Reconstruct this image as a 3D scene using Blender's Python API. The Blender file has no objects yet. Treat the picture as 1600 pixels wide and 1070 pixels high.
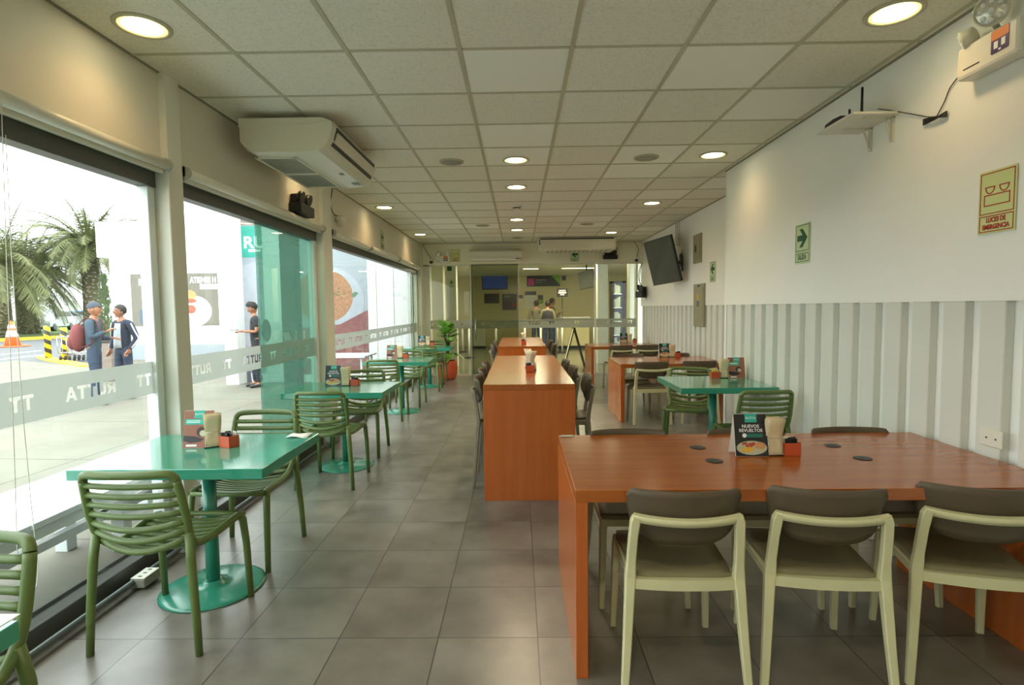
import bpy, bmesh, math, random
import numpy as np
from mathutils import Vector, Matrix
random.seed(7)
S = bpy.context.scene
COL = S.collection
PI = math.pi

# ------------------------------------------------------------------ camera
F, PITCH, YAW, ROLL, HC = 855.8, .063, -.0124, -.0115, 1.48
_cp, _sp, _cy, _sy = math.cos(PITCH), math.sin(PITCH), math.cos(YAW), math.sin(YAW)
FW = Vector((_sy*_cp, _cy*_cp, -_sp))
RI = Vector((_cy, -_sy, 0))
UP = RI.cross(FW)
RI, UP = RI*math.cos(ROLL)+UP*math.sin(ROLL), -RI*math.sin(ROLL)+UP*math.cos(ROLL)
EYE = Vector((0, 0, HC))
cam = bpy.data.objects.new('camera', bpy.data.cameras.new('camera'))
COL.objects.link(cam)
cam.data.sensor_width = 36
cam.data.sensor_fit = 'HORIZONTAL'
cam.data.lens = F/1600*36
cam.data.clip_start = .05
cam.data.clip_end = 600
cam.matrix_world = Matrix(((RI.x, UP.x, -FW.x, 0), (RI.y, UP.y, -FW.y, 0), (RI.z, UP.z, -FW.z, HC), (0, 0, 0, 1)))
S.camera = cam

def W(u, v, **k):
    """a point of the photograph (1600x1070) on the plane x=, y= or z= of the place"""
    d = RI*((u-800)/F)+UP*((535-v)/F)+FW
    a, val = list(k.items())[0]
    i = 'xyz'.index(a)
    return EYE+d*((val-EYE[i])/d[i])

# ------------------------------------------------------------------ world and exposure
S.view_settings.view_transform = 'Standard'
S.view_settings.look = 'None'
S.view_settings.gamma = 1
S.view_settings.exposure = 1.1
S.view_settings.use_curve_mapping = False
wd = bpy.data.worlds.new('overcast_sky')
S.world = wd
wd.use_nodes = True
nt = wd.node_tree
nt.nodes.clear()
wo = nt.nodes.new('ShaderNodeOutputWorld')
bg = nt.nodes.new('ShaderNodeBackground')
tc = nt.nodes.new('ShaderNodeTexCoord')
sx = nt.nodes.new('ShaderNodeSeparateXYZ')
cr = nt.nodes.new('ShaderNodeValToRGB')
cr.color_ramp.elements[0].position = 0.0
cr.color_ramp.elements[0].color = (.80, .86, .88, 1)
cr.color_ramp.elements[1].position = .5
cr.color_ramp.elements[1].color = (.93, .99, 1.0, 1)
nt.links.new(tc.outputs['Generated'], sx.inputs[0])
nt.links.new(sx.outputs['Z'], cr.inputs[0])
nt.links.new(cr.outputs[0], bg.inputs['Color'])
nt.links.new(bg.outputs[0], wo.inputs['Surface'])
bg.inputs['Strength'].default_value = 2.65
try:
    S.cycles.max_bounces = 10
    S.cycles.transparent_max_bounces = 24
    S.cycles.diffuse_bounces = 6
    S.cycles.sample_clamp_indirect = 6
except Exception:
    pass

# room constants
CE = 2.875          # ceiling
XL, XG = -2.05, -2.17   # inner face of left wall, glazing plane
XR, XR2 = 2.18, 2.66    # right wall, deeper right wall beyond the step
YS = 5.83           # where the right wall steps back
YF = 11.85          # glass partition
YN = -3.0           # behind the camera
T = .6082           # ceiling tile
CX0, CY0 = -.913, 3.04

# ------------------------------------------------------------------ materials
def s2l(c):
    c = c/255.0
    return c/12.92 if c <= .04045 else ((c+.055)/1.055)**2.4
def rgb(*c):
    return (s2l(c[0]), s2l(c[1]), s2l(c[2]), 1)
MATS = {}
def new_mat(name):
    m = bpy.data.materials.new(name)
    m.use_nodes = True
    MATS[name] = m
    n = m.node_tree
    return m, n, n.nodes['Principled BSDF']
def mat(name, col, rough=.5, metal=0, var=.06, scale=6, bump=0, bscale=60, spec=.5, coat=0, stretch=None):
    """painted or moulded surface: base colour with a little noise, optional bump"""
    m, n, b = new_mat(name)
    b.inputs['Roughness'].default_value = rough
    b.inputs['Metallic'].default_value = metal
    b.inputs['Specular IOR Level'].default_value = spec
    b.inputs['Coat Weight'].default_value = coat
    b.inputs['Coat Roughness'].default_value = .08
    t = n.nodes.new('ShaderNodeTexCoord')
    no = n.nodes.new('ShaderNodeTexNoise')
    no.inputs['Scale'].default_value = scale
    no.inputs['Detail'].default_value = 5
    if stretch:
        mp = n.nodes.new('ShaderNodeMapping')
        mp.inputs['Scale'].default_value = stretch
        n.links.new(t.outputs['Object'], mp.inputs[0])
        n.links.new(mp.outputs[0], no.inputs['Vector'])
    else:
        n.links.new(t.outputs['Object'], no.inputs['Vector'])
    r = n.nodes.new('ShaderNodeValToRGB')
    c = rgb(*col)
    r.color_ramp.elements[0].color = tuple(x*(1-var) for x in c[:3])+(1,)
    r.color_ramp.elements[1].color = tuple(min(1, x*(1+var)) for x in c[:3])+(1,)
    r.color_ramp.elements[0].position = .3
    r.color_ramp.elements[1].position = .7
    n.links.new(no.outputs['Fac'], r.inputs[0])
    n.links.new(r.outputs[0], b.inputs['Base Color'])
    if bump:
        n2 = n.nodes.new('ShaderNodeTexNoise')
        n2.inputs['Scale'].default_value = bscale
        n2.inputs['Detail'].default_value = 3
        n.links.new(t.outputs['Object'], n2.inputs['Vector'])
        bp = n.nodes.new('ShaderNodeBump')
        bp.inputs['Strength'].default_value = bump
        bp.inputs['Distance'].default_value = .005
        n.links.new(n2.outputs['Fac'], bp.inputs['Height'])
        n.links.new(bp.outputs[0], b.inputs['Normal'])
    return m
def emit(name, col, s):
    m, n, b = new_mat(name)
    b.inputs['Base Color'].default_value = rgb(*col)
    b.inputs['Emission Color'].default_value = rgb(*col)
    b.inputs['Emission Strength'].default_value = s
    return m
def wood(name, c1, c2, axis, rough=.2, sc=1.0):
    """veneer with grain lines running along one axis"""
    m, n, b = new_mat(name)
    b.inputs['Roughness'].default_value = rough
    b.inputs['Specular IOR Level'].default_value = .65
    t = n.nodes.new('ShaderNodeTexCoord')
    mp = n.nodes.new('ShaderNodeMapping')
    s = [14*sc, 14*sc, 14*sc]
    s['xyz'.index(axis)] = .9*sc
    mp.inputs['Scale'].default_value = s
    n.links.new(t.outputs['Object'], mp.inputs[0])
    no = n.nodes.new('ShaderNodeTexNoise')
    no.inputs['Scale'].default_value = 1.3
    no.inputs['Detail'].default_value = 7
    no.inputs['Distortion'].default_value = .25
    n.links.new(mp.outputs[0], no.inputs['Vector'])
    no2 = n.nodes.new('ShaderNodeTexNoise')
    no2.inputs['Scale'].default_value = 5
    no2.inputs['Detail'].default_value = 3
    n.links.new(mp.outputs[0], no2.inputs['Vector'])
    mx = n.nodes.new('ShaderNodeMix')
    mx.inputs[0].default_value = .3
    n.links.new(no.outputs['Fac'], mx.inputs[2])
    n.links.new(no2.outputs['Fac'], mx.inputs[3])
    r = n.nodes.new('ShaderNodeValToRGB')
    r.color_ramp.elements[0].color = rgb(*c1)
    r.color_ramp.elements[1].color = rgb(*c2)
    r.color_ramp.elements[0].position = .33
    r.color_ramp.elements[1].position = .66
    n.links.new(mx.outputs[0], r.inputs[0])
    n.links.new(r.outputs[0], b.inputs['Base Color'])
    return m
def glass(name, col=(1, 1, 1), trans=.93, rough=0.0, haze=0, hazecol=(235, 240, 235)):
    """thin architectural pane: clear transmission plus a Fresnel reflection, optionally frosted"""
    m = bpy.data.materials.new(name)
    m.use_nodes = True
    MATS[name] = m
    n = m.node_tree
    n.nodes.clear()
    o = n.nodes.new('ShaderNodeOutputMaterial')
    tr = n.nodes.new('ShaderNodeBsdfTransparent')
    tr.inputs[0].default_value = (col[0]*trans, col[1]*trans, col[2]*trans, 1)
    gl = n.nodes.new('ShaderNodeBsdfGlossy')
    gl.inputs['Roughness'].default_value = rough
    lw = n.nodes.new('ShaderNodeFresnel')
    lw.inputs['IOR'].default_value = 1.45
    no = n.nodes.new('ShaderNodeTexNoise')
    no.inputs['Scale'].default_value = .8
    ma = n.nodes.new('ShaderNodeMath')
    ma.operation = 'MULTIPLY_ADD'
    ma.inputs[1].default_value = .02
    n.links.new(no.outputs['Fac'], ma.inputs[0])
    n.links.new(lw.outputs[0], ma.inputs[2])
    mx = n.nodes.new('ShaderNodeMixShader')
    ge = n.nodes.new('ShaderNodeNewGeometry')
    fb = n.nodes.new('ShaderNodeMath')
    fb.operation = 'SUBTRACT'
    fb.inputs[0].default_value = 1
    n.links.new(ge.outputs['Backfacing'], fb.inputs[1])
    mf = n.nodes.new('ShaderNodeMath')
    mf.operation = 'MULTIPLY'
    n.links.new(ma.outputs[0], mf.inputs[0])
    n.links.new(fb.outputs[0], mf.inputs[1])
    n.links.new(mf.outputs[0], mx.inputs[0])
    if haze:
        df = n.nodes.new('ShaderNodeBsdfTranslucent')
        df.inputs[0].default_value = rgb(*hazecol)
        d2 = n.nodes.new('ShaderNodeBsdfDiffuse')
        d2.inputs[0].default_value = rgb(*hazecol)
        m3 = n.nodes.new('ShaderNodeMixShader')
        m3.inputs[0].default_value = .3
        n.links.new(df.outputs[0], m3.inputs[1])
        n.links.new(d2.outputs[0], m3.inputs[2])
        m2 = n.nodes.new('ShaderNodeMixShader')
        m2.inputs[0].default_value = haze
        n.links.new(tr.outputs[0], m2.inputs[1])
        n.links.new(m3.outputs[0], m2.inputs[2])
        n.links.new(m2.outputs[0], mx.inputs[1])
    else:
        n.links.new(tr.outputs[0], mx.inputs[1])
    n.links.new(gl.outputs[0], mx.inputs[2])
    n.links.new(mx.outputs[0], o.inputs[0])
    return m

M_wall = mat('wall_paint', (240, 242, 236), .6, var=.02, scale=1.5, bump=.05, bscale=90)
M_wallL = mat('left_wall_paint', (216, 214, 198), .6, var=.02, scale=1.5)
M_batten = mat('white_batten_paint', (214, 217, 208), .45, var=.02, scale=2)
M_wallF = mat('far_wall_paint', (234, 233, 210), .6, var=.03, scale=1.5)
M_post = mat('post_paint', (216, 218, 206), .5, var=.02)
M_alu = mat('aluminium', (176, 182, 178), .35, .6, var=.04, scale=3)
M_aluw = mat('white_frame_aluminium', (222, 228, 226), .4, .1, var=.03, scale=3)
M_alud = mat('dark_aluminium', (92, 94, 90), .4, .5, var=.05, scale=3)
M_teal = mat('teal_laminate', (54, 150, 124), .12, var=.03, scale=2, spec=.6, coat=.4)
M_tealleg = mat('teal_enamel', (50, 138, 114), .25, var=.03, scale=4, coat=.3)
M_green = mat('green_polypropylene', (92, 114, 60), .42, var=.05, scale=9, bump=.03, bscale=200)
M_cream = mat('cream_polypropylene', (204, 202, 160), .45, var=.04, scale=8)
M_taupe = mat('taupe_polypropylene', (84, 72, 54), .5, var=.04, scale=8)
M_taupeseat = mat('olive_grey_seat_plastic', (126, 120, 90), .5, var=.04, scale=8)
M_woodx = wood('cherry_veneer_across', (150, 78, 26), (166, 92, 34), 'x')
M_woody = wood('cherry_veneer_lengthways', (150, 78, 26), (166, 92, 34), 'y')
M_woodz = wood('cherry_veneer_upright', (168, 86, 34), (184, 98, 42), 'z')
M_red = mat('orange_red_plastic', (198, 84, 50), .35, var=.04, scale=8)
M_black = mat('black_plastic', (28, 28, 28), .4, var=.1, scale=10)
M_dark = mat('dark_grey_plastic', (56, 56, 52), .45, var=.08, scale=10)
M_white = mat('white_plastic', (226, 224, 210), .4, var=.02, scale=6)
M_whitep = mat('white_paper', (236, 236, 228), .7, var=.02, scale=8)
M_kraft = mat('kraft_napkin_paper', (212, 196, 158), .8, var=.06, scale=25)
M_napkin = mat('white_napkin_paper', (232, 226, 204), .8, var=.04, scale=25)
M_ac = mat('air_conditioner_plastic', (214, 212, 194), .3, var=.02, scale=3)
M_grille = mat('grille_grey', (150, 150, 138), .5, var=.06, scale=30)
M_tbar = mat('ceiling_grid_bar', (184, 182, 158), .5, var=.05, scale=4)
M_trim = mat('dark_ceiling_trim', (140, 138, 116), .5, var=.05, scale=4)
M_steel = mat('brushed_steel', (190, 192, 190), .25, .9, var=.05, scale=20)
M_conduit = mat('grey_conduit', (96, 106, 104), .3, .3, var=.05, scale=20)
M_cable = mat('black_cable', (24, 22, 22), .5, var=.1, scale=20)
M_panel = mat('olive_grey_panel_enamel', (148, 146, 118), .45, var=.04, scale=5)
M_tealink = mat('teal_print', (42, 176, 160), .5, var=.03)
M_tealdk = mat('dark_teal_print', (22, 110, 100), .4, var=.04)
M_whiteink = mat('white_print', (240, 242, 240), .5, var=.02)
M_blackink = mat('near_black_print', (34, 34, 36), .4, var=.1, scale=14)
M_greenink = mat('dark_green_print', (12, 84, 52), .5, var=.03)
M_redink = mat('red_print', (170, 34, 24), .5, var=.03)
M_signy = mat('photoluminescent_plate', (206, 216, 150), .45, var=.02)
M_signg = mat('pale_green_plate', (196, 214, 168), .45, var=.02)
M_lens = emit('warm_lamp_lens', (255, 240, 196), 6.0)
M_bright = mat('clear_reflector', (225, 225, 215), .15, .6, var=.1, scale=60)
G_clear = glass('clear_window_glass', (.98, 1, .99), .985)
G_frost = glass('frosted_film', (1, 1, 1), .8, .3, haze=.74, hazecol=(188, 192, 184))
G_teal = glass('teal_tinted_glass', (.46, .64, .56), .90, haze=.22, hazecol=(140, 180, 164))
G_hall = glass('partition_glass', (.98, 1, .97), .93)
G_halld = glass('doubled_partition_glass', (.74, .78, .66), .80)

# ------------------------------------------------------------------ mesh helpers
class MB:
    """collects shapes and links them as one mesh object"""
    def __init__(s):
        s.bm = bmesh.new()
        s.mi = 0
    def _add(s, vs, fs, smooth=False):
        v = [s.bm.verts.new(p) for p in vs]
        out = []
        for f in fs:
            try:
                fc = s.bm.faces.new([v[i] for i in f])
                fc.smooth = smooth
                fc.material_index = s.mi
                out.append(fc)
            except ValueError:
                pass
        return v, out
    def box(s, a, b, bev=0, seg=2, rot=None, about=None):
        x0, y0, z0 = [min(p, q) for p, q in zip(a, b)]
        x1, y1, z1 = [max(p, q) for p, q in zip(a, b)]
        vs = [(x0, y0, z0), (x1, y0, z0), (x1, y1, z0), (x0, y1, z0), (x0, y0, z1), (x1, y0, z1), (x1, y1, z1), (x0, y1, z1)]
        fs = [(0, 3, 2, 1), (4, 5, 6, 7), (0, 1, 5, 4), (1, 2, 6, 5), (2, 3, 7, 6), (3, 0, 4, 7)]
        t = MB()
        t.mi = s.mi
        v, f = t._add(vs, fs)
        if bev:
            bmesh.ops.bevel(t.bm, geom=list(t.bm.edges), offset=bev, segments=seg, profile=.5, affect='EDGES')
            for fc in t.bm.faces:
                fc.smooth = False
                fc.material_index = s.mi
        s.merge(t, rot, about)
        return s
    def merge(s, t, rot=None, about=None, mat4=None):
        mp = {}
        M = None
        if rot is not None:
            c = Vector(about if about is not None else (0, 0, 0))
            M = Matrix.Translation(c) @ rot.to_4x4() @ Matrix.Translation(-c)
        if mat4 is not None:
            M = mat4
        for v in t.bm.verts:
            mp[v] = s.bm.verts.new(M @ v.co if M else v.co)
        for f in t.bm.faces:
            try:
                n = s.bm.faces.new([mp[v] for v in f.verts])
                n.smooth = f.smooth
                n.material_index = f.material_index
            except ValueError:
                pass
        t.bm.free()
    def prism(s, poly, axis, a, b, smooth=False):
        """poly: list of 2d points in the plane normal to axis, extruded from a to b"""
        def P(p, h):
            return {'x': (h, p[0], p[1]), 'y': (p[0], h, p[1]), 'z': (p[0], p[1], h)}[axis]
        n = len(poly)
        vs = [P(p, a) for p in poly]+[P(p, b) for p in poly]
        fs = [tuple(range(n)), tuple(range(2*n-1, n-1, -1))]
        v, f = s._add(vs, fs)
        v2 = v
        for i in range(n):
            j = (i+1) % n
            fc = s.bm.faces.new([v2[j], v2[i], v2[n+i], v2[n+j]])
            fc.smooth = smooth
            fc.material_index = s.mi
        return s
    def tube(s, pts, r, n=8, closed=False, flat=1.0, cap=True):
        pts = [Vector(p) for p in pts]
        m = len(pts)
        rs = r if isinstance(r, (list, tuple)) else [r]*m
        rings = []
        prev = None
        for i, p in enumerate(pts):
            if closed:
                d = pts[(i+1) % m]-pts[i-1]
            elif i == 0:
                d = pts[1]-pts[0]
            elif i == m-1:
                d = pts[-1]-pts[-2]
            else:
                d = (pts[i+1]-p).normalized()+(p-pts[i-1]).normalized()
            d = d.normalized() if d.length > 1e-9 else Vector((0, 0, 1))
            if prev is None:
                ref = Vector((0, 0, 1)) if abs(d.z) < .9 else Vector((1, 0, 0))
                a = d.cross(ref).normalized()
            else:
                a = (prev-d*prev.dot(d))
                a = a.normalized() if a.length > 1e-6 else d.cross(Vector((0, 0, 1))).normalized()
            prev = a
            b = d.cross(a)
            rings.append([s.bm.verts.new(p+(a*math.cos(2*PI*k/n)+b*math.sin(2*PI*k/n)*flat)*rs[i]) for k in range(n)])
        rng = m if closed else m-1
        for i in range(rng):
            A, B = rings[i], rings[(i+1) % m]
            for k in range(n):
                f = s.bm.faces.new([A[k], A[(k+1) % n], B[(k+1) % n], B[k]])
                f.smooth = True
                f.material_index = s.mi
        if cap and not closed:
            for R, rev in ((rings[0], True), (rings[-1], False)):
                f = s.bm.faces.new(R[::-1] if rev else R)
                f.material_index = s.mi
        return s
    def bar(s, pts, ws, ds):
        """rectangular member swept along points; width along x, depth across"""
        rings = []
        m = len(pts)
        P = [Vector(p) for p in pts]
        for i in range(m):
            d = (P[min(i+1, m-1)]-P[max(i-1, 0)]).normalized()
            a = Vector((1, 0, 0))
            a = (a-d*a.dot(d)).normalized()
            b = d.cross(a)
            w, e = ws[i]/2, ds[i]/2
            c = .28*min(w, e)
            o8 = [(w-c, e), (w, e-c), (w, -e+c), (w-c, -e), (-w+c, -e), (-w, -e+c), (-w, e-c), (-w+c, e)]
            rings.append([s.bm.verts.new(P[i]+a*x+b*y) for x, y in o8])
        for A, B in zip(rings, rings[1:]):
            for k in range(8):
                f = s.bm.faces.new([A[k], A[(k+1) % 8], B[(k+1) % 8], B[k]])
                f.material_index = s.mi
        s.bm.faces.new(rings[0][::-1]); s.bm.faces.new(rings[-1])
        return s
    def cyl(s, p0, p1, r0, r1=None, n=24):
        p0, p1 = Vector(p0), Vector(p1)
        return s.tube([p0, p1], [r0, r0 if r1 is None else r1], n)
    def lathe(s, prof, c=(0, 0, 0), n=32, smooth=True, M=None):
        """prof: list of (r, z)"""
        c = Vector(c)
        rings = []
        for r, z in prof:
            ring = []
            for k in range(n):
                p = Vector((r*math.cos(2*PI*k/n), r*math.sin(2*PI*k/n), z))
                if M is not None:
                    p = M @ p
                ring.append(s.bm.verts.new(c+p))
            rings.append(ring)
        for A, B in zip(rings, rings[1:]):
            for k in range(n):
                f = s.bm.faces.new([A[k], A[(k+1) % n], B[(k+1) % n], B[k]])
                f.smooth = smooth
                f.material_index = s.mi
        for R, rev in ((rings[0], True), (rings[-1], False)):
            f = s.bm.faces.new(R[::-1] if rev else R)
            f.material_index = s.mi
        return s
    def sheet(s, grid, th, smooth=True):
        """grid[i][j] of points thickened along its normals"""
        ni, nj = len(grid), len(grid[0])
        G = [[Vector(p) for p in row] for row in grid]
        N = [[None]*nj for _ in range(ni)]
        for i in range(ni):
            for j in range(nj):
                du = G[min(i+1, ni-1)][j]-G[max(i-1, 0)][j]
                dv = G[i][min(j+1, nj-1)]-G[i][max(j-1, 0)]
                N[i][j] = du.cross(dv).normalized()
        A = [[s.bm.verts.new(G[i][j]+N[i][j]*th/2) for j in range(nj)] for i in range(ni)]
        B = [[s.bm.verts.new(G[i][j]-N[i][j]*th/2) for j in range(nj)] for i in range(ni)]
        def q(l, sm=smooth):
            f = s.bm.faces.new(l)
            f.smooth = sm
            f.material_index = s.mi
        for i in range(ni-1):
            for j in range(nj-1):
                q([A[i][j], A[i+1][j], A[i+1][j+1], A[i][j+1]])
                q([B[i][j], B[i][j+1], B[i+1][j+1], B[i+1][j]])
        for i in range(ni-1):
            q([A[i+1][0], A[i][0], B[i][0], B[i+1][0]], False)
            q([A[i][-1], A[i+1][-1], B[i+1][-1], B[i][-1]], False)
        for j in range(nj-1):
            q([A[0][j], A[0][j+1], B[0][j+1], B[0][j]], False)
            q([A[-1][j+1], A[-1][j], B[-1][j], B[-1][j+1]], False)
        return s
    def ball(s, c, r, n=16, m=10):
        c = Vector(c)
        rr = r if isinstance(r, (tuple, list)) else (r, r, r)
        rings = []
        top = s.bm.verts.new(c+Vector((0, 0, rr[2])))
        bot = s.bm.verts.new(c-Vector((0, 0, rr[2])))
        for i in range(1, m):
            t = PI*i/m
            rings.append([s.bm.verts.new(c+Vector((rr[0]*math.sin(t)*math.cos(2*PI*k/n), rr[1]*math.sin(t)*math.sin(2*PI*k/n), rr[2]*math.cos(t)))) for k in range(n)])
        def q(l):
            f = s.bm.faces.new(l)
            f.smooth = True
            f.material_index = s.mi
        for k in range(n):
            q([top, rings[0][k], rings[0][(k+1) % n]])
            q([bot, rings[-1][(k+1) % n], rings[-1][k]])
        for A, B in zip(rings, rings[1:]):
            for k in range(n):
                q([A[k], B[k], B[(k+1) % n], A[(k+1) % n]])
        return s
    def build(s, name, m, parent=None, smooth_fix=True):
        bmesh.ops.recalc_face_normals(s.bm, faces=s.bm.faces)
        me = bpy.data.meshes.new(name)
        s.bm.to_mesh(me)
        s.bm.free()
        for mm in (m if isinstance(m, (list, tuple)) else [m]):
            me.materials.append(mm)
        o = bpy.data.objects.new(name, me)
        COL.objects.link(o)
        if parent is not None:
            o.parent = parent
        return o

def tag(o, label=None, cat=None, group=None, kind=None):
    if label: o['label'] = label
    if cat: o['category'] = cat
    if group: o['group'] = group
    if kind: o['kind'] = kind
    return o
def thing(name, label, cat, loc=(0, 0, 0), rz=0, group=None):
    o = bpy.data.objects.new(name, None)
    o.empty_display_size = .05
    COL.objects.link(o)
    o.location = loc
    o.rotation_euler = (0, 0, rz)
    return tag(o, label, cat, group)
def struct(o, label=None):
    o['kind'] = 'structure'
    if label: o['label'] = label
    return o
KIDS = {}
def dup(root, loc, rz, label, group=None):
    """copy of a thing with copies of its parts and sub-parts"""
    def cp(o, par):
        c = o.copy()
        COL.objects.link(c)
        c.parent = par
        for ch in list(o.children):
            cp(ch, c)
        return c
    r = cp(root, None)
    r.location = loc
    r.rotation_euler = (0, 0, rz)
    r['label'] = label
    if group: r['group'] = group
    return r
def rounded(w, h, r, n=6, cx=0, cy=0):
    pts = []
    for qx, qy, a0 in ((w/2-r, h/2-r, 0), (-w/2+r, h/2-r, PI/2), (-w/2+r, -h/2+r, PI), (w/2-r, -h/2+r, 1.5*PI)):
        for k in range(n+1):
            a = a0+PI/2*k/n
            pts.append((cx+qx+r*math.cos(a), cy+qy+r*math.sin(a)))
    return pts
def frame_mat(o, r, u):
    """matrix whose local x is r, local y is u, local z is r cross u, at point o"""
    r, u = Vector(r).normalized(), Vector(u).normalized()
    n = r.cross(u)
    return Matrix(((r.x, u.x, n.x, o[0]), (r.y, u.y, n.y, o[1]), (r.z, u.z, n.z, o[2]), (0, 0, 0, 1)))
DG = None
def text_mb(txt, size, M, depth=.001, align='CENTER', bold=0.0, sx=1.0):
    """lettering as a thin solid mesh placed by matrix M (local x reading direction, y up)"""
    cu = bpy.data.curves.new('lettering', 'FONT')
    cu.body = txt
    cu.size = size
    cu.align_x = align
    cu.align_y = 'CENTER'
    cu.extrude = depth
    cu.offset = bold
    cu.resolution_u = 3
    o = bpy.data.objects.new('lettering', cu)
    COL.objects.link(o)
    bpy.context.view_layer.update()
    me = bpy.data.meshes.new_from_object(o.evaluated_get(bpy.context.evaluated_depsgraph_get()))
    bpy.data.objects.remove(o)
    t = MB()
    t.bm.from_mesh(me)
    bpy.data.meshes.remove(me)
    for v in t.bm.verts:
        v.co.x *= sx
    m = MB()
    m.merge(t, mat4=M)
    return m
def plate(M, w, h, th=.002, r=0, x=0, y=0, z=0):
    """flat panel in the local frame M, centred at x, y and lifted by z"""
    t = MB()
    if r:
        t.prism(rounded(w, h, r, cx=x, cy=y), 'z', z, z+th)
    else:
        t.prism([(x-w/2, y-h/2), (x+w/2, y-h/2), (x+w/2, y+h/2), (x-w/2, y+h/2)], 'z', z, z+th)
    m = MB()
    m.merge(t, mat4=M)
    return m
def flatpoly(M, poly, z=0, th=.001):
    t = MB()
    t.prism(poly, 'z', z, z+th)
    m = MB()
    m.merge(t, mat4=M)
    return m
def ell(cx, cy, rx, ry, n=28, a0=0, a1=2*PI):
    full = abs(a1-a0-2*PI) < 1e-6
    return [(cx+rx*math.cos(a0+(a1-a0)*k/(n if full else n-1)), cy+ry*math.sin(a0+(a1-a0)*k/(n if full else n-1))) for k in range(n)]
def join(*ms):
    a = ms[0]
    for b in ms[1:]:
        a.merge(b)
    return a
def outline(M, w, h, t, x=0, y=0, z=0):
    """rectangular line frame"""
    return join(plate(M, w, t, x=x, y=y+h/2-t/2, z=z, th=.001), plate(M, w, t, x=x, y=y-h/2+t/2, z=z, th=.001),
                plate(M, t, h-2*t, x=x-w/2+t/2, y=y, z=z, th=.001), plate(M, t, h-2*t, x=x+w/2-t/2, y=y, z=z, th=.001))

# ================================================================== the room
def floor_mat():
    m, n, b = new_mat('porcelain_floor_tiles')
    t = n.nodes.new('ShaderNodeTexCoord')
    mp = n.nodes.new('ShaderNodeMapping')
    mp.inputs['Location'].default_value = (1.72+.4477*20, -2.376+.4477*20, 0)
    n.links.new(t.outputs['Object'], mp.inputs[0])
    sc = n.nodes.new('ShaderNodeVectorMath'); sc.operation = 'SCALE'
    sc.inputs['Scale'].default_value = 1/.4477
    n.links.new(mp.outputs[0], sc.inputs[0])
    fr = n.nodes.new('ShaderNodeVectorMath'); fr.operation = 'FRACTION'
    n.links.new(sc.outputs[0], fr.inputs[0])
    fl = n.nodes.new('ShaderNodeVectorMath'); fl.operation = 'FLOOR'
    n.links.new(sc.outputs[0], fl.inputs[0])
    sp = n.nodes.new('ShaderNodeSeparateXYZ')
    n.links.new(fr.outputs[0], sp.inputs[0])
    def edge(o):
        a = n.nodes.new('ShaderNodeMath'); a.operation = 'SUBTRACT'; a.inputs[1].default_value = .5
        n.links.new(o, a.inputs[0])
        c = n.nodes.new('ShaderNodeMath'); c.operation = 'ABSOLUTE'
        n.links.new(a.outputs[0], c.inputs[0])
        return c.outputs[0]
    mx = n.nodes.new('ShaderNodeMath'); mx.operation = 'MAXIMUM'
    n.links.new(edge(sp.outputs[0]), mx.inputs[0]); n.links.new(edge(sp.outputs[1]), mx.inputs[1])
    gt = n.nodes.new('ShaderNodeMath'); gt.operation = 'GREATER_THAN'; gt.inputs[1].default_value = .4945
    n.links.new(mx.outputs[0], gt.inputs[0])
    f2 = n.nodes.new('ShaderNodeVectorMath'); f2.operation = 'MULTIPLY'; f2.inputs[1].default_value = (1, 1, 0)
    n.links.new(fl.outputs[0], f2.inputs[0])
    wn = n.nodes.new('ShaderNodeTexWhiteNoise')
    n.links.new(f2.outputs[0], wn.inputs[0])
    no = n.nodes.new('ShaderNodeTexNoise'); no.inputs['Scale'].default_value = 3.2; no.inputs['Detail'].default_value = 6; no.inputs['Roughness'].default_value = .5
    ad = n.nodes.new('ShaderNodeVectorMath'); ad.operation = 'MULTIPLY_ADD'
    ad.inputs[1].default_value = (7, 7, 7)
    n.links.new(wn.outputs['Color'], ad.inputs[0]); n.links.new(t.outputs['Object'], ad.inputs[2])
    n.links.new(ad.outputs[0], no.inputs['Vector'])
    r = n.nodes.new('ShaderNodeValToRGB')
    r.color_ramp.elements[0].color = rgb(90, 85, 76); r.color_ramp.elements[0].position = .25
    r.color_ramp.elements[1].color = rgb(132, 129, 119); r.color_ramp.elements[1].position = .75
    n.links.new(no.outputs['Fac'], r.inputs[0])
    mi = n.nodes.new('ShaderNodeMix'); mi.data_type = 'RGBA'
    n.links.new(gt.outputs[0], mi.inputs[0]); n.links.new(r.outputs[0], mi.inputs[6])
    mi.inputs[7].default_value = rgb(52, 50, 45)
    n.links.new(mi.outputs[2], b.inputs['Base Color'])
    b.inputs['Roughness'].default_value = .27
    b.inputs['Roughness'].default_value = .3
    b.inputs['Specular IOR Level'].default_value = .7
    bp = n.nodes.new('ShaderNodeBump'); bp.inputs['Strength'].default_value = .4; bp.inputs['Distance'].default_value = .002; bp.invert = True
    n.links.new(gt.outputs[0], bp.inputs['Height']); n.links.new(bp.outputs[0], b.inputs['Normal'])
    return m
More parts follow.
